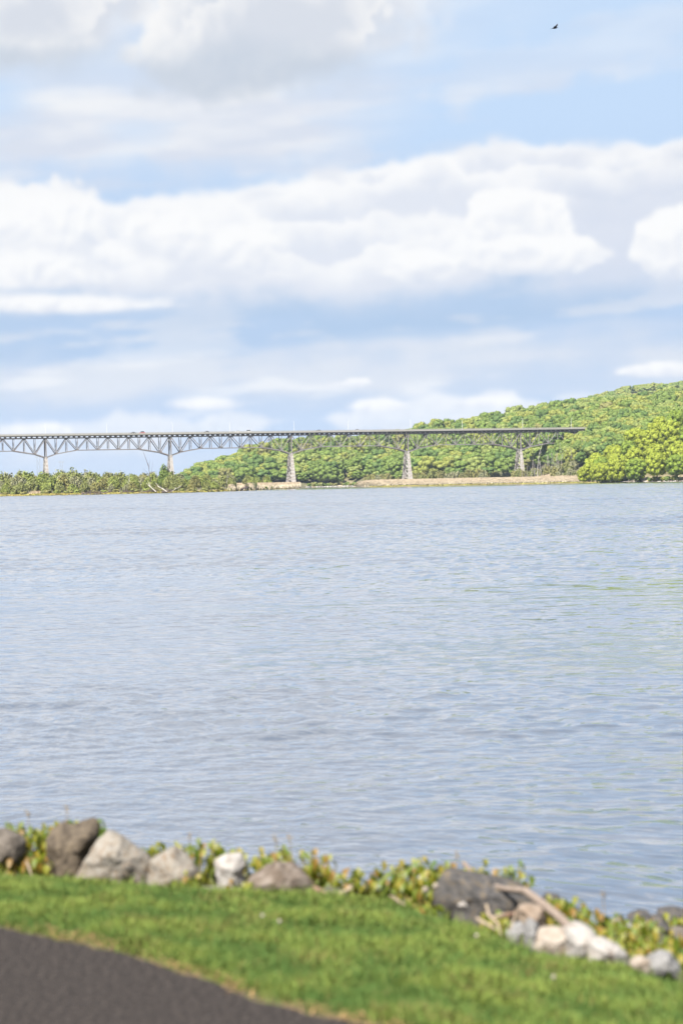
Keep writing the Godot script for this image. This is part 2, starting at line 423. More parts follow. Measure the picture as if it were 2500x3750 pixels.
func make_land() -> void:
	var g := Geo.new()
	var xs := []
	var x := -900.0
	while x < 1500.0:
		xs.append(x)
		x += 7.0 if x > -270.0 and x < 400.0 else 40.0
	var ds := []
	var d := 1040.0
	while d < 5200.0:
		ds.append(d)
		d += 5.0 if d < 1500.0 else (9.0 if d < 2150.0 else 60.0)
	for dd in ds:
		for xx in xs:
			var h := ground_far(xx, dd)
			var inland: float = dd - shore(xx)
			var mud := Color(0.085, 0.07, 0.05)
			var straw := Color(0.34, 0.28, 0.17)
			var earth := Color(0.075, 0.075, 0.035)
			var k := 0.5 + 0.5 * fb.get_noise_2d(xx * 0.3, dd * 0.3)
			g.col = mud.lerp(straw, smoothstep(0.3, 0.6, h)).lerp(earth, smoothstep(20.0, 45.0, inland) * smoothstep(0.9, 1.6, h)).lerp(straw, 0.25 * k)
			g.vert(Vector3(xx, h, -dd), Vector3.UP)
	var nx := xs.size()
	for j in ds.size() - 1:
		for i in nx - 1:
			var a := j * nx + i
			g.ix.append_array([a, a + nx, a + nx + 1, a, a + nx + 1, a + 1])
	# smooth normals from the slopes
	for j in range(1, ds.size() - 1):
		for i in range(1, nx - 1):
			var a := j * nx + i
			g.n[a] = (g.v[a + 1] - g.v[a - 1]).cross(g.v[a + nx] - g.v[a - nx]).normalized()
	var m := plain(1, 1, 1, 0.95, true)
	setting("far_bank_terrain", g.mesh(), m)

	# the bank this side
	g = Geo.new()
	var rows := []
	d = -6.0
	while d < 34.0:
		rows.append(d)
		d += 0.06 if d > 4.5 and d < 11.0 else 0.4
	var cols := []
	x = -14.0
	while x < 14.0:
		cols.append(x)
		x += 0.06 if absf(x) < 2.6 else 0.5
	for dd in rows:
		for xx in cols:
			var e := pl(EDGE, xx)
			var k := pl(CREST, xx)
			var f := 0.5 + 0.5 * fb.get_noise_2d(xx * 9.0, dd * 9.0)
			var soil := Color(0.09, 0.065, 0.042).lerp(Color(0.17, 0.125, 0.08), f)
			var green := Color(0.055, 0.085, 0.018).lerp(Color(0.10, 0.11, 0.03), f)
			var rub := Color(0.10, 0.075, 0.05).lerp(Color(0.20, 0.16, 0.11), f)
			var w := smoothstep(0.05, 0.16, dd - e + 0.12 * (f - 0.5))
			g.col = soil.lerp(green, w).lerp(rub, smoothstep(0.0, 0.15, dd - k + 0.2 * (f - 0.5)))
			g.vert(Vector3(xx, ground_near(xx, dd), -dd), Vector3.UP)
	nx = cols.size()
	for j in rows.size() - 1:
		for i in nx - 1:
			var a := j * nx + i
			g.ix.append_array([a, a + nx, a + nx + 1, a, a + nx + 1, a + 1])
	for j in range(1, rows.size() - 1):
		for i in range(1, nx - 1):
			var a := j * nx + i
			g.n[a] = (g.v[a + 1] - g.v[a - 1]).cross(g.v[a + nx] - g.v[a - nx]).normalized()
	setting("river_bank_ground", g.mesh(), m)

	# asphalt path with a crumbling edge
	g = Geo.new()
	x = -8.0
	var cx := []
	while x < 8.0:
		cx.append(x)
		x += 0.025 if absf(x) < 1.9 else 0.4
	for xx in cx:
		var e := pl(EDGE, xx) + 0.04 * fb.get_noise_2d(xx * 7.0, 4.0) + 0.03 * fb.get_noise_2d(xx * 28.0, 9.0)
		for k in 3:
			var dd: float = [e, e - 0.03, -6.0][k]
			g.vert(Vector3(xx, ground_near(xx, minf(dd, pl(EDGE, xx))) + [0.003, 0.016, 0.016][k], -dd), Vector3.UP)
	for i in cx.size() - 1:
		for k in 2:
			var a := i * 3 + k
			g.tri_i(a, a + 3, a + 4)
			g.tri_i(a, a + 4, a + 1)
	setting("asphalt_path", g.mesh(), M.asphalt)

func make_water() -> void:
	# a wave field that tiles, as a normal map; the sheet itself carries the longer waves
	var f := noise(31, 0.013, 3)
	f.fractal_gain = 0.42
	var im := f.get_seamless_image(1024, 1024)
	var f2 := noise(77, 0.045, 3)
	var im2 := f2.get_seamless_image(1024, 1024)
	im.convert(Image.FORMAT_L8)
	im2.convert(Image.FORMAT_L8)
	var da := im.get_data()
	var db := im2.get_data()
	var n := 1024
	var out := PackedByteArray()
	out.resize(n * n * 3)
	var h := PackedFloat32Array()
	h.resize(n * n)
	for k in n * n:
		h[k] = da[k] + 0.05 * db[k]
	for y in n:
		var y0 := ((y + n - 1) % n) * n
		var y1 := ((y + 1) % n) * n
		var yy := y * n
		for x in n:
			var sx := (h[yy + (x + 1) % n] - h[yy + (x + n - 1) % n]) * 0.02
			var sy := (h[y1 + x] - h[y0 + x]) * 0.033
			var l := 127.0 / sqrt(sx * sx + sy * sy + 1.0)
			var k := (yy + x) * 3
			out[k] = int(127.5 - sx * l)
			out[k + 1] = int(127.5 + sy * l)
			out[k + 2] = int(127.5 + l)
	var tex := ImageTexture.create_from_image(Image.create_from_data(n, n, false, Image.FORMAT_RGB8, out))
	var m := StandardMaterial3D.new()
	m.albedo_color = lin(0.022, 0.036, 0.062)
	m.roughness = 0.04
	m.metallic_specular = 1.0
	m.normal_enabled = true
	m.normal_texture = tex
	m.normal_scale = 0.5
	m.clearcoat_enabled = true
	m.clearcoat = 0.75
	m.clearcoat_roughness = 0.03
	# the waves themselves: close rows, so that each wave hides what lies behind it
	var ds := PackedFloat32Array()
	var d := 9.0
	while d < 3000.0:
		ds.append(d)
		d += 0.1 if d < 32.0 else (0.2 if d < 70.0 else (0.42 if d < 1150.0 else (1.2 if d < 1500.0 else 30.0)))
	var ts := PackedFloat32Array()
	var t := -1.2
	while t < 1.2:
		ts.append(t)
		t += 0.0021 if absf(t) < 0.195 else 0.06
	var big := noise(3, 0.02, 2)
	var wave := noise(14, 0.6, 3)
	wave.fractal_gain = 0.6
	var ripple := noise(15, 1.5, 2)
	var wind := noise(22, 0.011, 3)
	var lanes := noise(23, 0.07, 3)
	var nx := ts.size()
	var ny := ds.size()
	var vv := PackedVector3Array()
	var nn := PackedVector3Array()
	var uu := PackedVector2Array()
	vv.resize(nx * ny)
	nn.resize(nx * ny)
	uu.resize(nx * ny)
	var k := 0
	for dd in ds:
		var fade := smoothstep(1500.0, 1150.0, dd) * (0.026 + 0.10 * smoothstep(40.0, 120.0, dd) + 0.075 * smoothstep(55.0, 20.0, dd))
		var gust0 := 0.95 * exp(-pow((dd - 178.0) / 24.0, 2.0))
		for tt in ts:
			var x := tt * dd
			var gust := clampf(0.75 + 1.2 * wind.get_noise_2d(x * 0.22, dd) + 1.1 * lanes.get_noise_2d(x * 0.35, dd) + gust0, 0.25 + 0.55 * smoothstep(60.0, 130.0, dd), 1.9)
			vv[k] = Vector3(x, fade * gust * wave.get_noise_2d(x * (0.55 if dd > 60.0 else 0.7), dd) + (0.0 if dd > 60.0 else 0.034 * gust * smoothstep(60.0, 25.0, dd) * ripple.get_noise_2d(x * 0.8, dd)), -dd)
			uu[k] = Vector2(x, dd) / 7.0 + Vector2(big.get_noise_2d(x * 0.9, dd), big.get_noise_2d(x * 0.9 + 500.0, dd)) * 1.6
			nn[k] = Vector3.UP
			k += 1
	var idx := PackedInt32Array()
	idx.resize((nx - 1) * (ny - 1) * 6)
	k = 0
	for j in ny - 1:
		for i in nx - 1:
			var q := j * nx + i
			if j > 0 and i > 0:
				nn[q] = (vv[q + 1] - vv[q - 1]).cross(vv[q + nx] - vv[q - nx]).normalized()
			idx[k] = q
			idx[k + 1] = q + nx
			idx[k + 2] = q + nx + 1
			idx[k + 3] = q
			idx[k + 4] = q + nx + 1
			idx[k + 5] = q + 1
			k += 6
	var am := ArrayMesh.new()
	var arr := []
	arr.resize(Mesh.ARRAY_MAX)
	arr[Mesh.ARRAY_VERTEX] = vv
	arr[Mesh.ARRAY_NORMAL] = nn
	arr[Mesh.ARRAY_TEX_UV] = uu
	arr[Mesh.ARRAY_INDEX] = idx
	am.add_surface_from_arrays(Mesh.PRIMITIVE_TRIANGLES, arr)
	setting("river_water", am, m)

# ---------------------------------------------------------------- the bridge
func member(called: String, a: Vector3, b: Vector3, w: float, h: float, mat: Material, parent: Node) -> void:
	var o := part(called, unit_box, mat, parent)
	var dx := b - a
	var ex := dx.normalized()
	var ez := ex.cross(Vector3.UP if absf(ex.y) < 0.95 else Vector3.BACK).normalized()
	var ey := ez.cross(ex)
	o.transform = Transform3D(Basis(ex * dx.length(), ey * h, ez * w), (a + b) * 0.5)

func pier_leg() -> ArrayMesh:
	# hollow tapered column of plates with rows of three openings, top at y = 22.4 above its foot, leaning in by 4 m
	var g := Geo.new()
	var rows := 9
	var hh := 22.4
	var at := func(t: float) -> Array: return [Vector3(0, hh * t, -4.0 * t), Vector2(lerpf(3.7, 1.9, pow(t, 0.8)), lerpf(2.5, 1.5, t))]
	for k in rows:
		var t0 := (k + 0.0) / rows
		var t1 := (k + 0.76) / rows
		var t2 := (k + 1.0) / rows
		var a: Array = at.call(t0)
		var b: Array = at.call(t1)
		var e: Array = at.call(t2)
		g.frustum(a[0], a[1], b[0], b[1])
		for side in [-1.0, 1.0]:
			for q in 4:
				var u := (q - 1.5) / 3.0 * 0.84
				var wb: float = b[1].x * 0.17
				g.frustum(b[0] + Vector3(b[1].x * u, 0, side * b[1].y * 0.42), Vector2(wb, b[1].y * 0.12), e[0] + Vector3(e[1].x * u, 0, side * e[1].y * 0.42), Vector2(wb, e[1].y * 0.12))
	g.frustum(Vector3(0, hh, -4.0), Vector2(2.1, 1.7), Vector3(0, hh + 0.6, -4.0), Vector2(1.5, 1.3))
	return g.mesh()

func make_bridge() -> void:
	var root := thing("deck_truss_bridge", Vector3(-231.2, 0, -1567.0) - LOCAL_Z * 4.1, "long grey steel deck truss bridge on tall slender piers crossing the river", "bridge")
	root.rotation.y = BRIDGE_TURN
	var leg := pier_leg()
	var low := [27.9, 30.8, 32.2, 33.6, 33.6, 33.6, 33.6, 33.6, 33.6, 33.6, 32.2, 30.8, 27.9]
	var top := 43.3
	for p in range(-1, 7):
		var x := p * SPAN
		var pier := Node3D.new()
		pier.name = "pier"
		pier.position = Vector3(x, 0, 0)
		root.add_child(pier, true)
		for s in [1.0, -1.0]:
			var o := part("leg", leg, M.pier, pier)
			o.position = Vector3(0, 4.9, s * 8.1)
			if s < 0:
				o.rotation.y = PI
			member("post", Vector3(0, 27.9, s * 4.1), Vector3(0, top, s * 4.1), 0.75, 1.05, M.steel, pier)
			member("knee_plate", Vector3(0, 27.0, s * 4.1), Vector3(0, 28.7, s * 4.1), 0.9, 2.0, M.pier, pier)
		var zs := func(y: float) -> float: return 8.1 - 4.0 * (y - 4.9) / 22.4
		var ys := [7.0, 13.2, 19.0, 24.0, 27.0]
		for k in ys.size():
			var z: float = zs.call(ys[k]) - 0.4
			member("cross_strut", Vector3(0, ys[k], -z), Vector3(0, ys[k], z), 0.7, 0.75, M.pier, pier)
			if k + 1 < ys.size():
				var z2: float = zs.call(ys[k + 1]) - 0.4
				member("brace", Vector3(0.12, ys[k], -z), Vector3(0.12, ys[k + 1], z2), 0.45, 0.5, M.pier, pier)
				member("brace", Vector3(-0.35, ys[k], z), Vector3(-0.35, ys[k + 1], -z2), 0.45, 0.5, M.pier, pier)
		member("sway_brace", Vector3(0, 28.4, -4.1), Vector3(0, top - 0.4, 4.1), 0.3, 0.35, M.steel, pier)
		member("sway_brace", Vector3(0.3, 28.4, 4.1), Vector3(0.3, top - 0.4, -4.1), 0.3, 0.35, M.steel, pier)
		var g := Geo.new()
		g.frustum(Vector3(0, -3, 0), Vector2(6.2, 22.6), Vector3(0, 4.1, 0), Vector2(5.4, 21.2))
		g.frustum(Vector3(0, 4.1, 0), Vector2(5.8, 21.6), Vector3(0, 4.93, 0), Vector2(5.6, 21.4))
		part("footing", g.mesh(), M.pier_stone, pier)
	var step := SPAN / 12.0
	for sp in range(-1, 6):
		var sx := sp * SPAN
		var span := Node3D.new()
		span.name = "truss_span"
		span.position = Vector3(sx, 0, 0)
		root.add_child(span, true)
		for s in [1.0, -1.0]:
			var z: float = s * 4.1
			member("upper_chord", Vector3(0.01, top, z), Vector3(SPAN - 0.01, top, z), 0.6, 0.72, M.steel, span)
			for k in 12:
				var a := Vector3(k * step, low[k], z)
				var b := Vector3((k + 1) * step, low[k + 1], z)
				if k == 3:
					b = Vector3(9 * step, low[9], z)
				if k < 4 or k > 8:
					member("lower_chord", a, b, 0.66, 0.74 if k in [0, 1, 2, 9, 10, 11] else 0.6, M.steel, span)
				var up := Vector3((k if k % 2 == 0 else k + 1) * step, top, z)
				var dn := Vector3((k + 1 if k % 2 == 0 else k) * step, low[k + 1 if k % 2 == 0 else k], z)
				member("diagonal", dn, up, 0.48, 0.62 if k in [0, 11, 1, 10] else 0.54, M.steel, span)
				if k > 0:
					member("post" if k % 2 == 1 else "hanger", Vector3(k * step, low[k], z), Vector3(k * step, top, z), 0.38, 0.52 if k % 2 == 1 else 0.34, M.steel, span)
				if k % 2 == 1:
					member("gusset_plate", Vector3(k * step - 0.8, low[k] + 0.35, z), Vector3(k * step + 0.8, low[k] + 0.35, z), 0.66, 1.2, M.steel, span)
		for k in range(1, 12):
			for s in [1.0, -1.0]:
				member("sway_brace", Vector3(k * step + 0.12 * s, low[k] + 0.3, -4.1 * s), Vector3(k * step + 0.12 * s, top - 0.3, 4.1 * s), 0.16, 0.18, M.steel, span)
			member("cross_strut", Vector3(k * step, low[k], -4.0), Vector3(k * step, low[k], 4.0), 0.3, 0.3, M.steel, span)
		for k in 12:
			member("lateral_brace", Vector3(k * step, low[k], -4.0 if k % 2 == 0 else 4.0), Vector3((k + 1) * step, low[k + 1], 4.0 if k % 2 == 0 else -4.0), 0.22, 0.22, M.steel, span)
		var deck := Node3D.new()
		deck.name = "deck_span"
		deck.position = Vector3(sx, 0, 0)
		root.add_child(deck, true)
		var g := Geo.new()
		g.box(Vector3(SPAN / 2, 45.72, 0), Vector3(SPAN - 0.02, 0.66, 11.4))
		part("slab", g.mesh(), M.concrete, deck)
		for s in [1.0, -1.0]:
			g = Geo.new()
			g.box(Vector3(SPAN / 2, 45.66, s * 5.84), Vector3(SPAN - 0.02, 1.02, 0.28))
			g.box(Vector3(SPAN / 2, 46.84, s * 5.84), Vector3(SPAN - 0.02, 0.16, 0.16))
			g.box(Vector3(SPAN / 2, 46.5, s * 5.84), Vector3(SPAN - 0.02, 0.1, 0.1))
			for k in 66:
				g.box(Vector3((k + 0.5) * SPAN / 66.0, 46.48, s * 5.84), Vector3(0.5, 0.7, 0.14))
			part("railing", g.mesh(), M.rail, deck)
			for q in [1.6, 4.9]:
				member("stringer", Vector3(0.02, 45.05, s * q), Vector3(SPAN - 0.02, 45.05, s * q), 0.3, 0.62, M.steel, deck)
		for k in 24:
			var x := (k + 0.5) * SPAN / 24.0
			member("floor_beam", Vector3(x, 44.15, -5.5), Vector3(x, 44.15, 5.5), 0.42, 1.15, M.steel, deck)
	# lamps and traffic stand on the bridge and are things of their own
	var to_world := func(px: float, z: float, y: float) -> Vector3:
		var t := (px - 1250.0) / FPX + 0.0011                       # bearing of a point of the photograph, at deck height
		var o: Vector3 = root.position
		var ux := Vector3(LOCAL_Z.z, 0, -LOCAL_Z.x)
		var b := o + LOCAL_Z * z
		var s: float = (t * -b.z - b.x) / (ux.x + t * ux.z)
		return b + ux * s + Vector3(0, y, 0)
	var lamp_at := [[165, "over the first pier from the left"], [390, "midway between the first and second piers"], [630, "over the second pier from the left"], [840, "midway between the second and third piers"], [1075, "over the third pier from the left"], [1273, "midway between the third and fourth piers"], [1501, "over the fourth pier from the left"], [1690, "midway between the fourth and fifth piers"], [1911, "over the fifth pier from the left"], [2088, "nearest the wooded end of the bridge"]]
	for k in lamp_at.size():
		var front := k % 2 == 0
		var o := thing("street_lamp", to_world.call(lamp_at[k][0], 5.3 if front else -5.3, DECK_TOP), "slender pale street lamp on the bridge deck, " + lamp_at[k][1], "street lamp", "street lamps along the bridge deck")
		o.rotation.y = BRIDGE_TURN + (0.0 if front else PI)
		var g := Geo.new()
		g.tube([Vector3(0, 0, 0), Vector3(0, 4, 0), Vector3(0, 7.6, 0)], [0.16, 0.13, 0.1], 8)
		g.box(Vector3(0, 0.2, 0), Vector3(0.5, 0.4, 0.5))
		part("pole", g.mesh(), M.lamp, o)
		g = Geo.new()
		g.tube([Vector3(0, 7.5, 0), Vector3(0, 8.2, -0.4), Vector3(0, 8.6, -1.1), Vector3(0, 8.65, -1.9)], [0.09, 0.08, 0.07, 0.06], 6)
		part("arm", g.mesh(), M.lamp, o)
		g = Geo.new()
		g.ellipsoid(Vector3(0, 8.6, -2.2), Vector3(0.2, 0.13, 0.5))
		part("lamp_head", g.mesh(), M.lamp, o)
	var traffic := [[485, 0, "car_dark", "dark saloon car just left of the red car on the bridge", 0], [519, 2.5, "car_red", "red pickup truck with white roof crossing the bridge between first and second piers", 1], [755, 2.5, "car_grey", "dark grey car between the second and third lamps of the bridge", 0], [868, -2.5, "car_white", "white car following another white car before the third pier", 0], [907, 2.5, "car_white", "leading white van of two white vehicles before the third pier", 1], [1163, -2.5, "car_grey", "dim grey car just past the third pier on the bridge", 0], [1304, 2.5, "car_silver", "silver car between third and fourth piers of the bridge", 0]]
	for c in traffic:
		var o := thing("car", to_world.call(c[0], c[1] if c[1] != 0 else -2.5, DECK_TOP), c[3], "van" if "van" in c[3] else ("pickup truck" if "pickup" in c[3] else "car"), "vehicles crossing the bridge")
		o.rotation.y = BRIDGE_TURN
		make_car(o, M[c[2]], c[4] == 1)

func make_car(o: Node3D, paint: Material, tall: bool) -> void:
	var hh := 1.95 if tall else 1.5
	var g := Geo.new()
	# side outline, bumper to bumper, drawn out across the width with tucked-in sills
	var side := [Vector2(-2.25, 0.3), Vector2(-2.3, 0.65), Vector2(-2.1, 0.95), Vector2(-1.0, 1.02), Vector2(1.9, 1.04), Vector2(2.25, 0.9), Vector2(2.3, 0.45), Vector2(2.2, 0.3)]
	for k in side.size():
		var a: Vector2 = side[k]
		var b: Vector2 = side[(k + 1) % side.size()]
		g.quad(Vector3(a.x, a.y, 0.9), Vector3(b.x, b.y, 0.9), Vector3(b.x, b.y, -0.9), Vector3(a.x, a.y, -0.9))
	for s in [0.9, -0.9]:
		for k in range(1, side.size() - 1):
			g.tri(Vector3(side[0].x, side[0].y, s), Vector3(side[k].x, side[k].y, s), Vector3(side[k + 1].x, side[k + 1].y, s))
	part("body", g.mesh(), paint, o)
	g = Geo.new()
	g.frustum(Vector3(0.3 if not tall else 0.1, 1.03, 0), Vector2(2.9, 1.66), Vector3(0.35, hh - 0.06, 0), Vector2(1.7 if not tall else 2.3, 1.36))
	part("window", g.mesh(), M.car_glass, o)
	g = Geo.new()
	g.frustum(Vector3(0.35, hh - 0.06, 0), Vector2(1.78 if not tall else 2.38, 1.42), Vector3(0.35, hh, 0), Vector2(1.6 if not tall else 2.2, 1.3))
	part("roof", g.mesh(), M.car_white if paint == M.car_red else paint, o)
	for x in [-1.4, 1.4]:
		for z in [-0.8, 0.8]:
			g = Geo.new()
			g.tube([Vector3(x, 0.33, z - 0.11), Vector3(x, 0.33, z + 0.11)], [0.33, 0.33], 12)
			part("wheel", g.mesh(), M.tyre, o)

func make_pylons() -> void:
	for k in 2:
		var px: float = [142.0, 226.0][k]
		var d: float = [3300.0, 3600.0][k]
		var hh: float = [55.0, 50.0][k]
		var o := thing("transmission_tower", Vector3((px - 1250.0 + 3.0) / FPX * d, 1.0, -d), ["faint lattice power pylon beyond the first bridge pier, topped behind the truss", "faint twin-legged power pylon with a broad crossarm beyond the island trees"][k], "pylon", "power pylons far beyond the island")
		var w := 2.3
		for s in [-1.0, 1.0]:
			var g := Geo.new()
			g.tube([Vector3(s * w, 0, 0), Vector3(s * w, hh, 0)], [0.38, 0.26], 6)
			part("leg", g.mesh(), M.pylon, o)
			for q in 4:
				g = Geo.new()
				g.tube([Vector3(-s * w, hh * (0.1 + 0.2 * q), 0), Vector3(s * w, hh * (0.3 + 0.2 * q), 0)], [0.14, 0.14], 4)
				part("brace", g.mesh(), M.pylon, o)
		var g := Geo.new()
		g.box(Vector3(0, hh - 0.4, 0), Vector3(11.5, 0.7, 0.5))
		part("crossarm", g.mesh(), M.pylon, o)
		for q in 4:
			g = Geo.new()
			g.tube([Vector3(-3.9 + 2.6 * q, hh, 0), Vector3(-3.9 + 2.6 * q, hh + 2.6, 0)], [0.3, 0.2], 5)
			part("insulator", g.mesh(), M.pylon, o)

# ---------------------------------------------------------------- trees
func leaf(g: Geo, p: Vector3, out: Vector3, size: float, long := 1.0) -> void:
	var nn := (out + Vector3(r(-1, 1), r(-0.6, 1.0), r(-1, 1)) * 0.75).normalized()
	var s := nn.cross(Vector3(r(-1, 1), r(-1, 1), r(-1, 1))).normalized()
	if long > 1.0:                                  # rising sprays keep upright
		s = (Vector3.UP + Vector3(r(-0.5, 0.5), 0, r(-0.5, 0.5)) - nn * nn.y).normalized()
	var t := nn.cross(s).normalized() * size * r(0.4, 0.62) / sqrt(long)
	s *= size * r(0.4, 0.62) * long
	var k := r(0.88, 1.0)
	g.col = Color(k * r(0.9, 1.0), k * r(0.94, 1.0), k * r(0.75, 1.0))
	var pts := [p - s, p + t - s * 0.15, p + s, p - t + s * 0.1]
	if (pts[2] - pts[0]).cross(pts[1] - pts[0]).dot(out) < 0.0:
		pts.reverse()
	var q := g.v.size()
	g.quad(pts[0], pts[1], pts[2], pts[3])
	var soft := (g.n[q] * 0.35 + out).normalized()   # a leafy head is round as a whole
	for j in 4:
		g.n[q + j] = soft

func crown_lobes(lobes: Array, count: int, size: float, core := 0.95, low := -0.55) -> ArrayMesh:
	var g := Geo.new()
	var total := 0.0
	for l in lobes:
		total += l[1].x * l[1].y
	for l in lobes:
		var m: Vector3 = l[0]
		var rad: Vector3 = l[1]
		g.col = Color(0.9, 0.94, 0.84)
		g.ellipsoid(m, rad * core, 7, 5)
		for k in int(count * rad.x * rad.y / total) + 1:
			var d := Vector3(r(-1, 1), r(low, 1), r(-1, 1)).normalized()
			leaf(g, m + d * rad * r(0.88, 1.2), d, size)
	return g.mesh()

func broad_crown(wide: float, tall: float, foot: float, lobes: int, count: int, size: float, small := 1.0, core := 0.95) -> ArrayMesh:
	var out := []
	var mid := (tall + foot) * 0.5
	var hh := (tall - foot) * 0.5
	out.append([Vector3(0, mid, 0), Vector3(wide * 0.62, hh * 0.8, wide * 0.62)])
	for k in lobes:
		var w := TAU * k * 0.618 + r(-0.4, 0.4)
		var u := lerpf(-0.75, 0.95, (k + 0.5) / lobes) + r(-0.12, 0.12)
		var ring := sqrt(maxf(0.05, 1.0 - u * u)) * r(0.8, 1.18)
		var s := r(0.22, 0.44) * small
		out.append([Vector3(cos(w) * ring * wide * 0.68, mid + u * hh * 0.72, sin(w) * ring * wide * 0.68), Vector3(wide * s, hh * s * r(0.75, 0.95), wide * s)])
	return crown_lobes(out, count, size, core)

func willow_crown(wide: float, tall: float, stems: int, count: int, size: float, core := 0.5) -> ArrayMesh:
	# many small upright sprays over a loose round head
	var g := Geo.new()
	for k in stems:
		var w := TAU * k * 0.618 + r(-0.4, 0.4)
		var t := sqrt((k + 0.5) / stems)
		var hh := tall * (1.0 - 0.5 * t * t) * r(0.82, 1.06)
		var m := Vector3(cos(w) * wide * t * 0.72, hh, sin(w) * wide * t * 0.72)
		var rad := Vector3(wide * r(0.14, 0.26), hh * r(0.28, 0.42), wide * r(0.14, 0.26))
		m.y -= rad.y * 0.9
		g.col = Color(0.84, 0.86, 0.8)
		if core > 0.0:
			g.ellipsoid(m, rad * core, 6, 5)
		for q in count / stems:
			var d := Vector3(r(-1, 1), r(-0.8, 1), r(-1, 1)).normalized()
			leaf(g, m + d * rad * r(0.6, 1.18), (d + Vector3(0, 0.35, 0)).normalized(), size, 1.5 if q % 3 != 0 else 1.0)
	return g.mesh()

func limbs(tall: float, forks: int, thick: float, spread: float, g: Geo) -> void:
	var bend := Vector3(r(-0.06, 0.06), 0, r(-0.06, 0.06)) * tall
	var pts := [Vector3(0, -0.4, 0), Vector3(0, tall * 0.3, 0) + bend * 0.6, Vector3(0, tall * 0.65, 0) + bend, Vector3(0, tall, 0) + bend * 0.7]
	g.tube(pts, [thick, thick * 0.75, thick * 0.5, thick * 0.16], 6)
	for k in forks:
		var t := r(0.3, 0.92)
		var q: Vector3 = Vector3(0, tall * t, 0) + bend * minf(1.0, t * 1.6)
		var w := r(0, TAU)
		var l := tall * spread * r(0.5, 1.0) * (1.15 - t)
		var d := Vector3(cos(w) * 0.75, r(0.45, 1.2), sin(w) * 0.75)
		var tip := q + d * l
		g.tube([q, q + d * l * 0.5 + Vector3(0, l * 0.06, 0), tip], [thick * 0.34, thick * 0.24, thick * 0.07], 4)
		for j in 3:
			var b: Vector3 = q.lerp(tip, r(0.35, 0.9))
			var e := b + Vector3(r(-1, 1), r(0.1, 1.3), r(-1, 1)) * l * 0.38
			g.tube([b, e], [thick * 0.14, thick * 0.04], 3)

var protos := {}

func make_protos() -> void:
	var mk := func(called: String, crown: ArrayMesh, mat: Material, tall: float, thick: float, foliage := "crown") -> Node3D:
		var o := Node3D.new()
		o.name = called
		part(foliage, crown, mat, o)
		var g := Geo.new()
		limbs(tall, 5, thick, 0.4, g)
		part("trunk", g.mesh(), M.bark, o)
		return o
	for k in 5:
		protos["broad%d" % k] = mk.call("broadleaf_tree", broad_crown(r(6.2, 7.8), r(13.0, 15.5), 1.2, 20, 1150, 0.95), M.green, 10.0, 0.3)
	for k in 4:
		protos["river%d" % k] = mk.call("riverside_tree", broad_crown(r(7.5, 8.6), r(18.0, 21.0), 1.0, 62, 4200, 0.75, 0.62, 0.9), M.yellow_green, 14.0, 0.4)
	for k in 6:
		protos["willow%d" % k] = mk.call("willow_tree", willow_crown(r(4.6, 5.8), r(10.0, 12.5), 34, 2300, 0.7), M.willow, 9.0, 0.2)
	for k in 3:
		protos["scrub%d" % k] = mk.call("scrub_tree", willow_crown(r(4.2, 5.2), r(10.5, 12.0), 15, 1000, 0.85, 0.4), M.olive, 9.5, 0.2)
	for k in 3:
		protos["bush%d" % k] = mk.call("shore_bush", broad_crown(r(2.5, 3.2), r(3.6, 4.6), -0.4, 9, 420, 0.75), M.willow, 2.0, 0.1, "foliage")
	for k in 6:
		var o := Node3D.new()
		o.name = "bare_tree"
		var g := Geo.new()
		limbs(r(17, 21), 9, 0.26, 0.3, g)
		part("trunk", g.mesh(), M.bare_wood, o)
		protos["bare%d" % k] = o

func paper_x(p: Vector3) -> float:          # where a point falls across the photograph, near enough
	return 1250.0 + FPX * p.x / -p.z

const ORDER := ["first", "second", "third", "fourth", "fifth", "sixth", "seventh", "eighth", "ninth", "tenth", "eleventh", "twelfth", "thirteenth", "fourteenth", "fifteenth", "sixteenth", "seventeenth", "eighteenth", "nineteenth", "twentieth", "twenty-first", "twenty-second", "twenty-third", "twenty-fourth", "twenty-fifth", "twenty-sixth", "twenty-seventh", "twenty-eighth", "twenty-ninth", "thirtieth"]

func between(px: float) -> String:
	if px < 170: return "before the first pier"
	if px < 400: return "past the first pier"
	if px < 627: return "before the second pier"
	if px < 850: return "past the second pier"
	if px < 1072: return "before the third pier"
	if px < 1285: return "past the third pier"
	if px < 1497: return "before the fourth pier"
	if px < 1700: return "past the fourth pier"
	if px < 1908: return "before the fifth pier"
	if px < 2120: return "past the fifth pier"
	if px < 2310: return "past the bridge end"
	return "far past the bridge end"

# rows: {node, px, tone, row}
func label_all(rows: Array, noun: String, category: String, group: String) -> void:
	var cells := {}
	for q in rows:
		var key: String = q.tone + "|" + q.row + "|" + between(q.px)
		if not cells.has(key):
			cells[key] = []
		cells[key].append(q)
	for key in cells:
		var list: Array = cells[key]
		list.sort_custom(func(a, b): return a.px < b.px)
		for k in list.size():
			var q = list[k]
			var head: String = "only %s %s" % [q.tone, noun] if list.size() == 1 else "%s %s %s from left" % [ORDER[mini(k, 29)], q.tone, noun]
			tag(q.node, "%s %s, %s" % [head, q.row, between(q.px)], category, group)

func recolor(o: Node3D, mat: Material) -> void:
	(o.get_child(0) as MeshInstance3D).material_override = mat

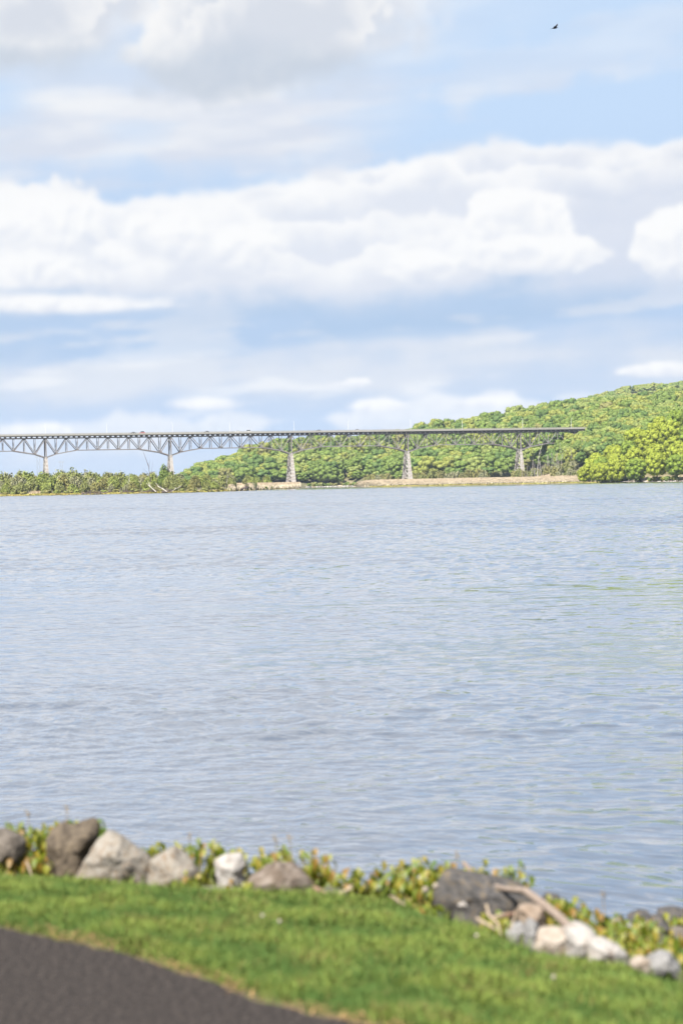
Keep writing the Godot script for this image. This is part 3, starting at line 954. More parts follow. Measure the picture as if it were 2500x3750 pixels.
func mass(called: String, meshes: Array, mats: Array, places: Array, label: String, category: String) -> void:
	# a wood that reads as one: one MultiMesh for each form of crown under one node
	var root := thing(called, Vector3.ZERO)
	root.set_meta("kind", "stuff")
	tag(root, label, category)
	for k in meshes.size():
		for q in mats.size():
			var mine := []
			for j in places.size():
				if j % meshes.size() == k and (j / meshes.size()) % mats.size() == q:
					mine.append(places[j])
			if mine.is_empty():
				continue
			var mm := MultiMesh.new()
			mm.transform_format = MultiMesh.TRANSFORM_3D
			mm.mesh = meshes[k]
			mm.instance_count = mine.size()
			for j in mine.size():
				mm.set_instance_transform(j, mine[j])
			var o := MultiMeshInstance3D.new()
			o.name = "crowns"
			o.multimesh = mm
			o.material_override = mats[q]
			o.set_meta("kind", "stuff")
			root.add_child(o, true)

func crown_of(key: String) -> ArrayMesh:
	return (protos[key].get_child(0) as MeshInstance3D).mesh

func plant_hill() -> void:
	var all := []
	var d := 1735.0
	while d < 2150.0:
		var x := -150.0
		while x < 460.0:
			var p := Vector3(x + r(-4, 4), 0, -(d + r(-4, 4)))
			x += 9.4
			if -p.z < pl(FOOT, p.x) + 2.0:
				continue
			p.y = ground_far(p.x, -p.z) - 0.4
			if p.y < 1.0:
				continue
			var s := r(0.62, 1.3)
			all.append({"p": p, "s": s, "h": s * r(0.8, 1.2)})
		d += 9.4
	d = 1490.0
	while d < 1735.0:                       # the near flank of the hill, right of the bridge
		var x := 168.0
		while x < 400.0:
			var p := Vector3(x + r(-4, 4), 0, -(d + r(-4, 4)))
			x += 9.4
			if -p.z < pl(FOOT, p.x) + 2.0 or (absf(p.x - 215.0) < 60.0 and absf(-p.z - (1680.0 + (p.x - 153.0) * 0.29)) < 9.0):
				continue
			p.y = ground_far(p.x, -p.z) - 0.4
			var h := r(0.75, 1.1)
			var px := paper_x(p)
			if px > 2040.0 and px < 2150.0 and -p.z < 1700.0:      # low enough to leave the end of the deck in sight
				h = minf(h, (lerpf(41.0, 46.0, (px - 2040.0) / 110.0) - p.y) / 14.5)
				if h < 0.35:
					continue
			all.append({"p": p, "s": r(0.72, 1.15), "h": h})
		d += 9.4
	# what each shows past those before it
	all.sort_custom(func(a, b): return a.p.z > b.p.z)
	var sky_line := PackedFloat32Array()
	sky_line.resize(400)
	sky_line.fill(-1.0)
	for t in all:
		var dd: float = -t.p.z
		var px := paper_x(t.p)
		var up: float = FPX * (t.p.y + 14.0 * t.h - CAM_H) / dd
		var half: float = 5.5 * t.s * FPX / dd
		var seen := 0.0
		for b in range(maxi(0, int((px - half) / 8.0) + 40), mini(399, int((px + half) / 8.0) + 40) + 1):
			if px > -20 and px < 2520:
				seen += maxf(0.0, up - sky_line[b]) if sky_line[b] > -1.0 else 60.0
			sky_line[b] = maxf(sky_line[b], up - 4.0)
		t.seen = seen
	all.sort_custom(func(a, b): return a.seen > b.seen)
	var tones := [["bright green", M.green], ["yellow-green", M.lime], ["dark green", M.dark_green], ["pale green", M.pale_green], ["brownish", M.brownish], ["mid green", M.mid_green]]
	var rows := []
	var rest := []
	for k in all.size():
		var t = all[k]
		var at: Vector3 = t.p
		var size := Vector3(t.s, t.h, t.s)
		if k >= 292 or t.seen < 6.0:
			rest.append(Transform3D(Basis(Vector3.UP, r(0, TAU)).scaled_local(size), at))
			continue
		var patch := fb.get_noise_2d(at.x * 0.045 + 90.0, at.z * 0.045) * 1.7 + r(-0.4, 0.4)
		var q := 0
		if patch > 0.42: q = 1
		elif patch > 0.2: q = 3
		elif patch > -0.05: q = 0
		elif patch > -0.4: q = 5
		else: q = 2
		if r(0, 1) < 0.03: q = 4
		var o := copy(protos["broad%d" % rng.randi_range(0, 4)], "broadleaf_tree", at, r(0, TAU), size)
		recolor(o, tones[q][1])
		var up: float = (at.y + 8.0) / -at.z
		var row := "low on the slope" if up < 0.011 else ("halfway up the slope" if up < 0.021 else ("high on the slope" if up < 0.031 else "near the hilltop"))
		rows.append({"node": o, "px": paper_x(at), "tone": tones[q][0], "row": row})
	label_all(rows, "tree", "tree", "broadleaf trees on the hillside")
	mass("hillside_forest", [crown_of("broad0"), crown_of("broad2"), crown_of("broad4")], [M.green, M.mid_green, M.lime, M.pale_green], rest, "dense green wood filling in behind the front trees of the hillside", "forest")
	var low := []
	for k in 520:
		var p := Vector3(r(-900, -160), 0, -r(1930, 2350))
		p.y = ground_far(p.x, -p.z) - 0.4
		low.append(Transform3D(Basis(Vector3.UP, r(0, TAU)).scaled_local(Vector3(1.1, r(0.5, 0.85), 1.1)), p))
	mass("far_shore_forest", [crown_of("broad1"), crown_of("broad3")], [M.green, M.mid_green], low, "low wood along the far shore beyond the island", "forest")
	# the far hill
	var far := []
	for k in 1500:
		var p := Vector3(r(190, 860), 0, -r(2450, 3480))
		if paper_x(p) > 2750:
			continue
		p.y = ground_far(p.x, -p.z) - 0.5
		far.append(Transform3D(Basis(Vector3.UP, r(0, TAU)).scaled_local(Vector3(1.1, 0.95, 1.1) * r(0.8, 1.25)), p))
	mass("far_forest", [crown_of("broad1"), crown_of("broad3")], [M.green, M.pale_green, M.lime], far, "hazy pale green forest covering the farther hilltop", "forest")

func plant_scrub() -> void:
	var rows := []
	for k in 62:
		var x := lerpf(24.0, 160.0, (k + r(0, 1)) / 62.0)
		var d := lerpf(1700.0, pl(FOOT, x) + 6.0, r(0, 1)) if x > 60.0 else r(1790, 1900)
		if x > 60.0 and absf(d - (1623.0 + (x + 38.0) * 0.295)) < 12.0:
			d += 20.0
		var at := Vector3(x, ground_far(x, d) - 0.3, -d)
		var q := rng.randi_range(0, 3)
		var o := copy(protos["scrub%d" % rng.randi_range(0, 2)], "scrub_tree", at, r(0, TAU), Vector3(1, r(0.75, 1.1), 1) * r(0.8, 1.15))
		recolor(o, [M.olive, M.brownish, M.willow, M.grey_green][q])
		rows.append({"node": o, "px": paper_x(at), "tone": ["olive", "russet brown", "dull green", "grey-green"][q], "row": "behind the reeds"})
	for k in 20:
		var x := r(163, 183)
		var d := shore(x) + r(45, 175)
		var at := Vector3(x, ground_far(x, d) - 0.3, -d)
		var o := copy(protos["scrub%d" % (k % 3)], "scrub_tree", at, r(0, TAU), Vector3(0.9, r(0.6, 1.0), 0.9))
		recolor(o, [M.olive, M.willow, M.grey_green][k % 3])
		rows.append({"node": o, "px": paper_x(at), "tone": ["olive", "dull green", "grey-green"][k % 3], "row": "where the reeds end"})
	for k in 7:
		var x := 143.0 + 3.0 * k
		var d := r(1628, 1645)
		var at := Vector3(x, ground_far(x, d) - 0.3, -d)
		var o := copy(protos["scrub%d" % (k % 3)], "scrub_tree", at, r(0, TAU), Vector3(0.9, r(0.8, 1.15), 0.9))
		recolor(o, [M.olive, M.willow][k % 2])
		rows.append({"node": o, "px": paper_x(at), "tone": ["olive", "dull green"][k % 2], "row": "by its foot"})
	label_all(rows, "scrub tree", "tree", "scrub trees behind the reed bed")
	rows = []
	for k in 46:
		var x := lerpf(146.0, 196.0, pow((k + r(0, 1)) / 46.0, 0.8))
		var d := r(1585, 1625)
		var at := Vector3(x, ground_far(x, d) - 0.3, -d)
		var s := r(0.6, 1.05)
		var o := copy(protos["bare%d" % rng.randi_range(0, 5)], "bare_tree", at, r(0, TAU), Vector3(s, s * r(0.9, 1.1), s))
		o.rotate_z(r(-0.14, 0.14))
		rows.append({"node": o, "px": paper_x(at), "tone": "whitish" if k % 2 == 0 else "grey", "row": "behind the reeds"})
		if k % 2 == 1:
			(o.get_child(0) as MeshInstance3D).material_override = M.grey_wood
	label_all(rows, "bare tree", "bare tree", "bare trees at the end of the reed bed")
	rows = []
	for k in 20:
		var x := lerpf(-30.0, 15.0, (k + r(0, 0.8)) / 20.0)
		var d := shore(x) + r(4, 14)
		var at := Vector3(x, ground_far(x, d) - 0.1, -d)
		var q := rng.randi_range(0, 2)
		var o := copy(protos["bush%d" % rng.randi_range(0, 2)], "shore_bush", at, r(0, TAU), Vector3.ONE * r(0.7, 1.15))
		recolor(o, [M.willow, M.green, M.olive][q])
		rows.append({"node": o, "px": paper_x(at), "tone": ["dull green", "fresh green", "olive"][q], "row": "low on the far shore"})
	for k in 14:
		var x: float = lerpf(190.0, 226.0, (k + r(0, 0.8)) / 14.0)
		var d := shore(x) + r(3, 9)
		var at := Vector3(x, ground_far(x, d) - 0.1, -d)
		var o := copy(protos["bush%d" % rng.randi_range(0, 2)], "shore_bush", at, r(0, TAU), Vector3.ONE * r(0.6, 1.0))
		recolor(o, [M.lime, M.green][k % 2])
		rows.append({"node": o, "px": paper_x(at), "tone": ["lime green", "fresh green"][k % 2], "row": "under the riverside trees"})
	label_all(rows, "bush", "bush", "bushes along the far shore")

func plant_island() -> void:
	var rows := []
	var rest := []
	for row in 5:
		var n: int = [24, 24, 23, 22, 20][row]
		for k in n:
			var t: float = (k + r(0, 0.9)) / n
			var x := lerpf(-225.0, -52.0, t)
			var d: float = maxf(shore(x), 1085.0) + [12.0, 34.0, 66.0, 105.0, 150.0][row] + r(-6, 8)
			if row == 0 and absf(paper_x(Vector3(x, 0, -d)) - 122.0) < 26.0:
				continue
			if x > -66.0 and row > 1:
				d += 60.0
			var px := paper_x(Vector3(x, 0, -d))
			var crown_h: float = [0.62, 0.84, 1.0, 1.06, 1.1][row] * r(0.82, 1.12) * lerpf(1.12, 0.82, smoothstep(-190.0, -60.0, x))
			var at := Vector3(x, ground_far(x, d) - 0.3, -d)
			var s := crown_h * r(0.92, 1.15)
			if px < -25.0 or px > 1060.0:
				rest.append(Transform3D(Basis(Vector3.UP, r(0, TAU)).scaled_local(Vector3(s, crown_h, s)), at))
				continue
			var o := copy(protos["willow%d" % rng.randi_range(0, 5)], "willow_tree", at, r(0, TAU), Vector3(s, crown_h, s))
			var q: int = [0, 1, 2, 3, 4, 0, 1, 0, 1, 3][rng.randi_range(0, 9)]
			recolor(o, [M.willow, M.fresh, M.brownish, M.grey_green, M.olive][q])
			rows.append({"node": o, "px": px, "tone": ["dull green", "fresh green", "russet", "grey-green", "olive"][q], "row": ["on the island shore", "in the second row", "amid the thicket", "behind the thicket", "at the back of the island"][row]})
	# a taller one by the second pier
	var at2 := Vector3(-101.0, 1.2, -1140.0)
	var o2 := copy(protos["willow1"], "willow_tree", at2, 1.0, Vector3(0.8, 1.42, 0.8))
	recolor(o2, M.green)
	label_all(rows, "willow", "tree", "willows on the island")
	tag(o2, "tallest bright green tree on the island, standing by the second pier", "tree", "willows on the island")
	mass("island_thicket", [crown_of("willow0"), crown_of("willow3")], [M.willow, M.fresh, M.olive], rest, "willow thicket running on past the visible end of the island", "thicket")
	# low bushes along its edge
	rows = []
	for k in 34:
		var x := lerpf(-196.0, -46.0, (k + r(0, 0.9)) / 34.0)
		var d := shore(x) + r(5, 10)
		var px := paper_x(Vector3(x, 0, -d))
		if absf(px - 122.0) < 22.0 or px < 0.0:
			continue
		var at := Vector3(x, ground_far(x, d) - 0.1, -d)
		var o := copy(protos["bush%d" % rng.randi_range(0, 2)], "shore_bush", at, r(0, TAU), Vector3(1.2, 0.8, 1.1) * r(0.5, 1.0))
		recolor(o, [M.willow, M.olive, M.fresh][k % 3])
		rows.append({"node": o, "px": px, "tone": ["dull green", "olive", "fresh green"][k % 3], "row": "at the island waterline"})
	label_all(rows, "bush", "bush", "bushes along the far shore")

func plant_riverside() -> void:
	var rows := []
	var spots := [[174, 1412, 0.62], [178, 1396, 0.75], [183, 1386, 0.85], [187, 1412, 0.9], [188, 1375, 0.92], [195, 1400, 1.0], [201, 1362, 0.9], [205, 1395, 1.02], [212, 1345, 0.95], [218, 1375, 1.05], [223, 1332, 0.9], [229, 1358, 1.0], [235, 1328, 0.95], [240, 1365, 1.05], [247, 1335, 1.0], [186, 1440, 1.0], [197, 1435, 1.05], [209, 1428, 1.05], [221, 1415, 1.1], [233, 1400, 1.1], [246, 1395, 1.1], [203, 1465, 1.0], [217, 1455, 1.05], [230, 1440, 1.1], [243, 1432, 1.1], [256, 1420, 1.0], [182, 1432, 0.8]]
	for k in spots.size():
		var x: float = spots[k][0] + r(-2, 2)
		var d: float = spots[k][1] + r(-4, 4)
		var at := Vector3(x, ground_far(x, d) - 0.5, -d)
		var s: float = spots[k][2] * 1.16
		var o := copy(protos["river%d" % (k % 4)], "riverside_tree", at, r(0, TAU), Vector3(s, s * r(0.9, 1.05), s))
		var q: int = [0, 1, 0, 2, 0, 1, 2][k % 7]
		recolor(o, [M.yellow_green, M.lime_bright, M.green_bright][q])
		rows.append({"node": o, "px": paper_x(at), "tone": ["golden green", "lime", "deep green"][q], "row": "at the right shore" if k < 15 else "up the right bank"})
	label_all(rows, "riverside tree", "tree", "riverside trees on the right bank")

# ---------------------------------------------------------------- reeds, shore grass, driftwood
func tuft(blades: int, hh: float, wide: float, w: float, plume: bool) -> ArrayMesh:
	var g := Geo.new()
	for k in blades:
		var b := Vector3(r(-1, 1), 0, r(-1, 1)) * wide
		var tip := b + Vector3(r(-0.25, 0.25) * hh * 0.5, hh * r(0.75, 1.05), r(-0.25, 0.25) * hh * 0.5)
		var s := Vector3(r(0.35, 1), 0, r(-0.9, 0.9)).normalized() * w
		var v := r(0.62, 1.0)
		g.col = Color(v, v * r(0.94, 1.0), v * r(0.85, 1.0))
		var m := b.lerp(tip, 0.55) + Vector3(0, hh * 0.04, 0)
		var q := g.v.size()
		g.quad(b - s, m - s * 0.8, m + s * 0.8, b + s)
		g.tri(m - s * 0.8, tip, m + s * 0.8)
		for j in 7:
			if g.n[q + j].z < 0.0:
				push_error("reed turned away")
			g.n[q + j] = (g.n[q + j] + Vector3(0, 0.9, 0)).normalized()
		if plume and k % 3 == 0:
			g.col = Color(0.74, 0.66, 0.60)
			g.quad(tip - s * 1.6 - Vector3(0, 0.4, 0), tip - s * 1.1 + Vector3(0, 0.15, 0), tip + s * 1.1 + Vector3(0, 0.15, 0), tip + s * 1.6 - Vector3(0, 0.4, 0))
	return g.mesh()

func scatter(called: String, mesh: Mesh, mat: Material, list: Array, label: String, category: String, tints: Array = []) -> void:
	var mm := MultiMesh.new()
	mm.transform_format = MultiMesh.TRANSFORM_3D
	mm.use_colors = not tints.is_empty()
	mm.mesh = mesh
	mm.instance_count = list.size()
	for k in list.size():
		mm.set_instance_transform(k, list[k])
		if not tints.is_empty():
			mm.set_instance_color(k, tints[k])
	var o := MultiMeshInstance3D.new()
	o.name = numbered(called)
	o.multimesh = mm
	o.material_override = mat
	o.set_meta("kind", "stuff")
	tag(o, label, category)
	add_child(o)

func make_reeds() -> void:
	var list := []
	var tints := []
	var put_reed := func(x: float, d: float, s: float, tint: Color) -> void:
		list.append(Transform3D(Basis(Vector3.UP, r(0, TAU)).scaled_local(Vector3(1, s, 1)), Vector3(x, ground_far(x, d) - 0.1, -d)))
		tints.append(tint)
	for k in 26000:
		var x := r(12, 196)
		var t := r(0, 1)
		var d := shore(x) + 4.0 + 190.0 * t * t
		if d > pl(FOOT, x) - 15.0 or (x > 168.0 and d > shore(x) + 45.0) or x > 190.0:
			continue
		var edge := smoothstep(2.0, 14.0, d - shore(x)) * smoothstep(12.0, 22.0, x)
		var warm := fb.get_noise_2d(x * 0.12, d * 0.06)
		put_reed.call(x, d, lerpf(0.45, 1.0, edge) * r(0.85, 1.12), Color(1, 0.97, 0.9).lerp(Color(0.96, 0.90, 0.83), clampf(0.45 + warm + 0.5 * t - 0.3, 0, 1)))
	for k in 3800:
		var x := r(-66, -33.5)
		var d := shore(x) + r(4, 60)
		put_reed.call(x, d, smoothstep(1.0, 12.0, d - shore(x)) * r(0.7, 0.95) + 0.1, Color(1, 0.94, 0.85))
	for k in 260:
		var x := r(-175.0, -168.0)
		put_reed.call(x, shore(x) + r(10, 45), r(0.4, 0.6), Color(1, 0.9, 0.78))
	scatter("reeds", tuft(9, 3.7, 0.75, 0.075, true), M.reed, list, "tall straw coloured reeds standing in a bed before the wooded hill", "reeds", tints)
	list = []
	tints = []
	for k in 9000:
		var x := r(-215, -34) if k % 2 == 0 else r(22, 200)
		var d := shore(x) + 1.0 + 9.0 * pow(r(0, 1), 1.5)
		list.append(Transform3D(Basis(Vector3.UP, r(0, TAU)).scaled_local(Vector3(1, r(0.6, 1.3), 1)), Vector3(x, ground_far(x, d) - 0.05, -d)))
		var v := fb.get_noise_2d(x * 0.2, d * 0.2 + 70.0)
		tints.append(Color(0.9, 0.95, 0.5).lerp(Color(1, 0.9, 0.62), clampf(0.5 + v * 1.6 + (0.25 if k % 2 == 0 else -0.35), 0, 1)))
	scatter("shore_grass", tuft(9, 0.85, 0.6, 0.06, false), M.shore_grass, list, "short yellowish green grass fringing the far shores", "grass", tints)
	# pale stones along the far shore and the right shore
	var g := Geo.new()
	for k in 240:
		var x := r(-32, 14) if k % 3 != 0 else r(186, 232)
		var d := shore(x) + r(0.4, 3.4)
		var s := r(0.25, 0.7)
		g.col = Color.WHITE * r(0.6, 1.0)
		g.ellipsoid(Vector3(x, ground_far(x, d) + s * 0.2, -d), Vector3(s * r(1.0, 1.8), s * 0.6, s), 6, 4)
	var o := part("shore_gravel", g.mesh(), M.pale_stone, self)
	o.set_meta("kind", "stuff")
	tag(o, "pale stones strewn along the far waterline", "stones")

func branchy(g: Geo, a: Vector3, b: Vector3, thick: float, forks: int) -> void:
	var d := b - a
	var l := d.length()
	var sag := Vector3(r(-0.08, 0.08), r(-0.04, 0.08), r(-0.08, 0.08)) * l
	g.tube([a, a.lerp(b, 0.5) + sag, b], [thick, thick * 0.72, thick * 0.22], 6)
	for k in forks:
		var t := r(0.3, 0.95)
		var p := a.lerp(b, t) + sag * (1.0 - absf(t - 0.5) * 2.0)
		var e := p + (d.normalized() * r(0.2, 0.8) + Vector3(r(-0.7, 0.7), r(-0.1, 1.0), r(-0.7, 0.7))) * l * r(0.2, 0.45)
		g.tube([p, p.lerp(e, 0.5) + Vector3(0, l * 0.02, 0), e], [thick * 0.45, thick * 0.3, thick * 0.1], 5)

func make_driftwood() -> void:
	# from and to in metres (x, y, D), thickness, forks, material, name, label, category
	var list := [
		[Vector3(-101, 0.8, 1088), Vector3(-106.4, 5.6, 1089), 0.24, 3, "white_wood", "fallen_tree", "leaning bleached dead trunk rising left from the island shore", "dead tree"],
		[Vector3(-95.2, 0.8, 1088), Vector3(-100.2, 3.9, 1088), 0.28, 4, "white_wood", "fallen_tree", "forked white dead trunk lying just right of the leaning bleached one", "dead tree"],
		[Vector3(-93.0, 0.5, 1089), Vector3(-87.5, 3.4, 1090), 0.14, 7, "white_wood", "fallen_tree", "spray of pale bare branches at the island edge right of the white trunks", "dead tree"],
		[Vector3(-119.0, 3.2, 1110), Vector3(-117.6, 10.5, 1110), 0.16, 6, "white_wood", "dead_tree", "pale dead snag standing in the thicket between first and second piers", "dead tree"],
		[Vector3(-142.5, 0.4, 1094), Vector3(-134.0, 1.0, 1093), 0.36, 8, "dark_wood", "driftwood", "dark tangle of roots on the island shore right of the sandy gap", "driftwood"],
		[Vector3(-134.5, 0.5, 1093), Vector3(-126.0, 1.6, 1093), 0.3, 7, "dark_wood", "driftwood", "long dark fallen limb under the willows beside the root tangle", "driftwood"],
		[Vector3(-122.0, 0.5, 1093), Vector3(-113.5, 1.2, 1092), 0.3, 7, "dark_wood", "driftwood", "brown driftwood below the pale dead snag on the island shore", "driftwood"],
		[Vector3(-111.0, 0.5, 1091), Vector3(-101.0, 0.9, 1089), 0.3, 6, "dark_wood", "driftwood", "brown driftwood at the foot of the leaning bleached trunk", "driftwood"],
		[Vector3(-98.0, 0.6, 1088), Vector3(-92.0, 1.3, 1088), 0.5, 6, "dark_wood", "driftwood", "dark root plate at the foot of the forked white trunk", "driftwood"],
		[Vector3(-61.0, 0.9, 1215), Vector3(-57.0, 1.6, 1222), 0.7, 9, "dark_wood", "driftwood", "dark upturned stump on the island shore short of the third pier", "driftwood"],
		[Vector3(-68.5, 0.6, 1180), Vector3(-66.5, 8.6, 1180), 0.18, 14, "grey_wood", "dead_tree", "bare twiggy grey bush on the island between the second and third piers", "dead tree"],
		[Vector3(-105.8, 10.5, 1120), Vector3(-108.0, 17.0, 1120), 0.2, 8, "dark_wood", "dead_tree", "thin dark half dead tree sticking up beside the tallest island tree", "dead tree"],
		[Vector3(190.0, 0.7, 1408), Vector3(199.0, 2.6, 1402), 0.2, 4, "white_wood", "driftwood", "pale fallen branch under the riverside trees, nearer the reeds", "driftwood"],
		[Vector3(196.0, 0.6, 1400), Vector3(206.0, 1.2, 1385), 0.26, 5, "bare_wood", "driftwood", "long grey log along the right shore under the riverside trees", "driftwood"],
		[Vector3(206.0, 0.6, 1362), Vector3(214.0, 1.6, 1345), 0.24, 5, "bare_wood", "driftwood", "branched driftwood at the right shore, past the long grey log", "driftwood"],
		[Vector3(216.0, 0.6, 1338), Vector3(224.0, 0.9, 1326), 0.28, 4, "dark_wood", "driftwood", "dark log on the right shore nearest the edge of the view", "driftwood"],
		[Vector3(157.5, 3.0, 1600), Vector3(159.5, 24.0, 1600), 0.22, 4, "white_wood", "dead_tree", "tall white dead trunk with few limbs just right of the fifth pier", "dead tree"],
		[Vector3(162.0, 3.0, 1606), Vector3(160.0, 17.0, 1604), 0.18, 6, "white_wood", "dead_tree", "forked pale dead tree beside the tall white dead trunk", "dead tree"],
	]
	for q in list:
		var a: Vector3 = q[0]
		var b: Vector3 = q[1]
		if q[7] == "dead tree" and q[5] == "dead_tree":
			a.y = ground_far(a.x, a.z) - 0.3
		else:
			a.y = maxf(a.y, ground_far(a.x, a.z) - 0.1)
		a.z = -a.z
		b.z = -b.z
		var o := thing(q[5], a, q[6], q[7])
		var g := Geo.new()
		branchy(g, Vector3.ZERO, b - a, q[2], q[3])
		part("trunk", g.mesh(), M[q[4]], o)
		if "tangle" in q[6] or "root" in q[6] or "stump" in q[6] or "driftwood" in q[6]:
			g = Geo.new()
			for k in 9:
				var s := Vector3(r(0, 1) * (b - a).x, r(-0.2, 0.2), r(-1.0, 1.0))
				g.tube([s, s + Vector3(r(-1, 1), r(0.4, 1.4), r(-0.6, 0.6)), s + Vector3(r(-2, 2), r(0.1, 1.8), r(-1, 1))], [0.16, 0.11, 0.04], 5)
			part("roots", g.mesh(), M[q[4]], o)

# ---------------------------------------------------------------- the near bank
func rock_mesh(poly: PackedVector2Array, depth: float) -> ArrayMesh:
	var g := Geo.new()
	var us := 56
	var vs := 30
	var cuts := []
	for k in 13:
		var d := Vector3(r(-1, 1), r(-0.6, 1), r(0.5, 1.3)).normalized()
		cuts.append([d, r(0.62, 0.88)])
	var span := 0.0
	for p in poly:
		span = maxf(span, p.length())
	var off := Vector3(r(0, 90), r(0, 90), r(0, 90))
	for j in vs + 1:
		var la := PI * j / vs - PI / 2
		for i in us + 1:
			var w := TAU * (i % us) / us
			var rho := 0.01
			var dir := Vector2(cos(w), sin(w))
			for k in poly.size():
				var hit = Geometry2D.segment_intersects_segment(Vector2.ZERO, dir * 9.0, poly[k], poly[(k + 1) % poly.size()])
				if hit != null:
					rho = maxf(rho, (hit as Vector2).length())
			var s := cos(la)
			var z := sin(la)
			var k := pow(pow(absf(s), 3.4) + pow(absf(z), 3.4), -1.0 / 3.4)
			var p := Vector3(dir.x * s * rho * k, dir.y * s * rho * k, z * depth * 0.5 * k)
			# flat faces cut across it, in proportions of its own size
			for c in cuts:
				var n: Vector3 = c[0]
				var ext := Vector3(p.x / rho * 1.0, p.y / rho * 1.0, p.z / (depth * 0.5))
				var q := ext.dot(n)
				if q > c[1]:
					p *= c[1] / q
			var o := p.normalized()
			p += o * span * (0.05 * fb.get_noise_3dv(p * 18.0 + off) + 0.022 * fb.get_noise_3dv(p * 60.0 + off))
			g.vert(p, o, Vector2(float(i) / us, float(j) / vs))
	for j in vs:
		for i in us:
			var a := j * (us + 1) + i
			g.tri_i(a, a + 1, a + us + 2)
			g.tri_i(a, a + us + 2, a + us + 1)
	var nn := PackedVector3Array()
	nn.resize(g.n.size())
	for t in range(0, g.ix.size(), 3):
		var f := (g.v[g.ix[t + 2]] - g.v[g.ix[t]]).cross(g.v[g.ix[t + 1]] - g.v[g.ix[t]])
		for q in 3:
			nn[g.ix[t + q]] += f
	for j in vs + 1:
		var a := j * (us + 1)
		var m := nn[a] + nn[a + us]
		nn[a] = m
		nn[a + us] = m
	for k in nn.size():
		if nn[k].length() > 0.0:
			g.n[k] = nn[k].normalized()
	return g.mesh()

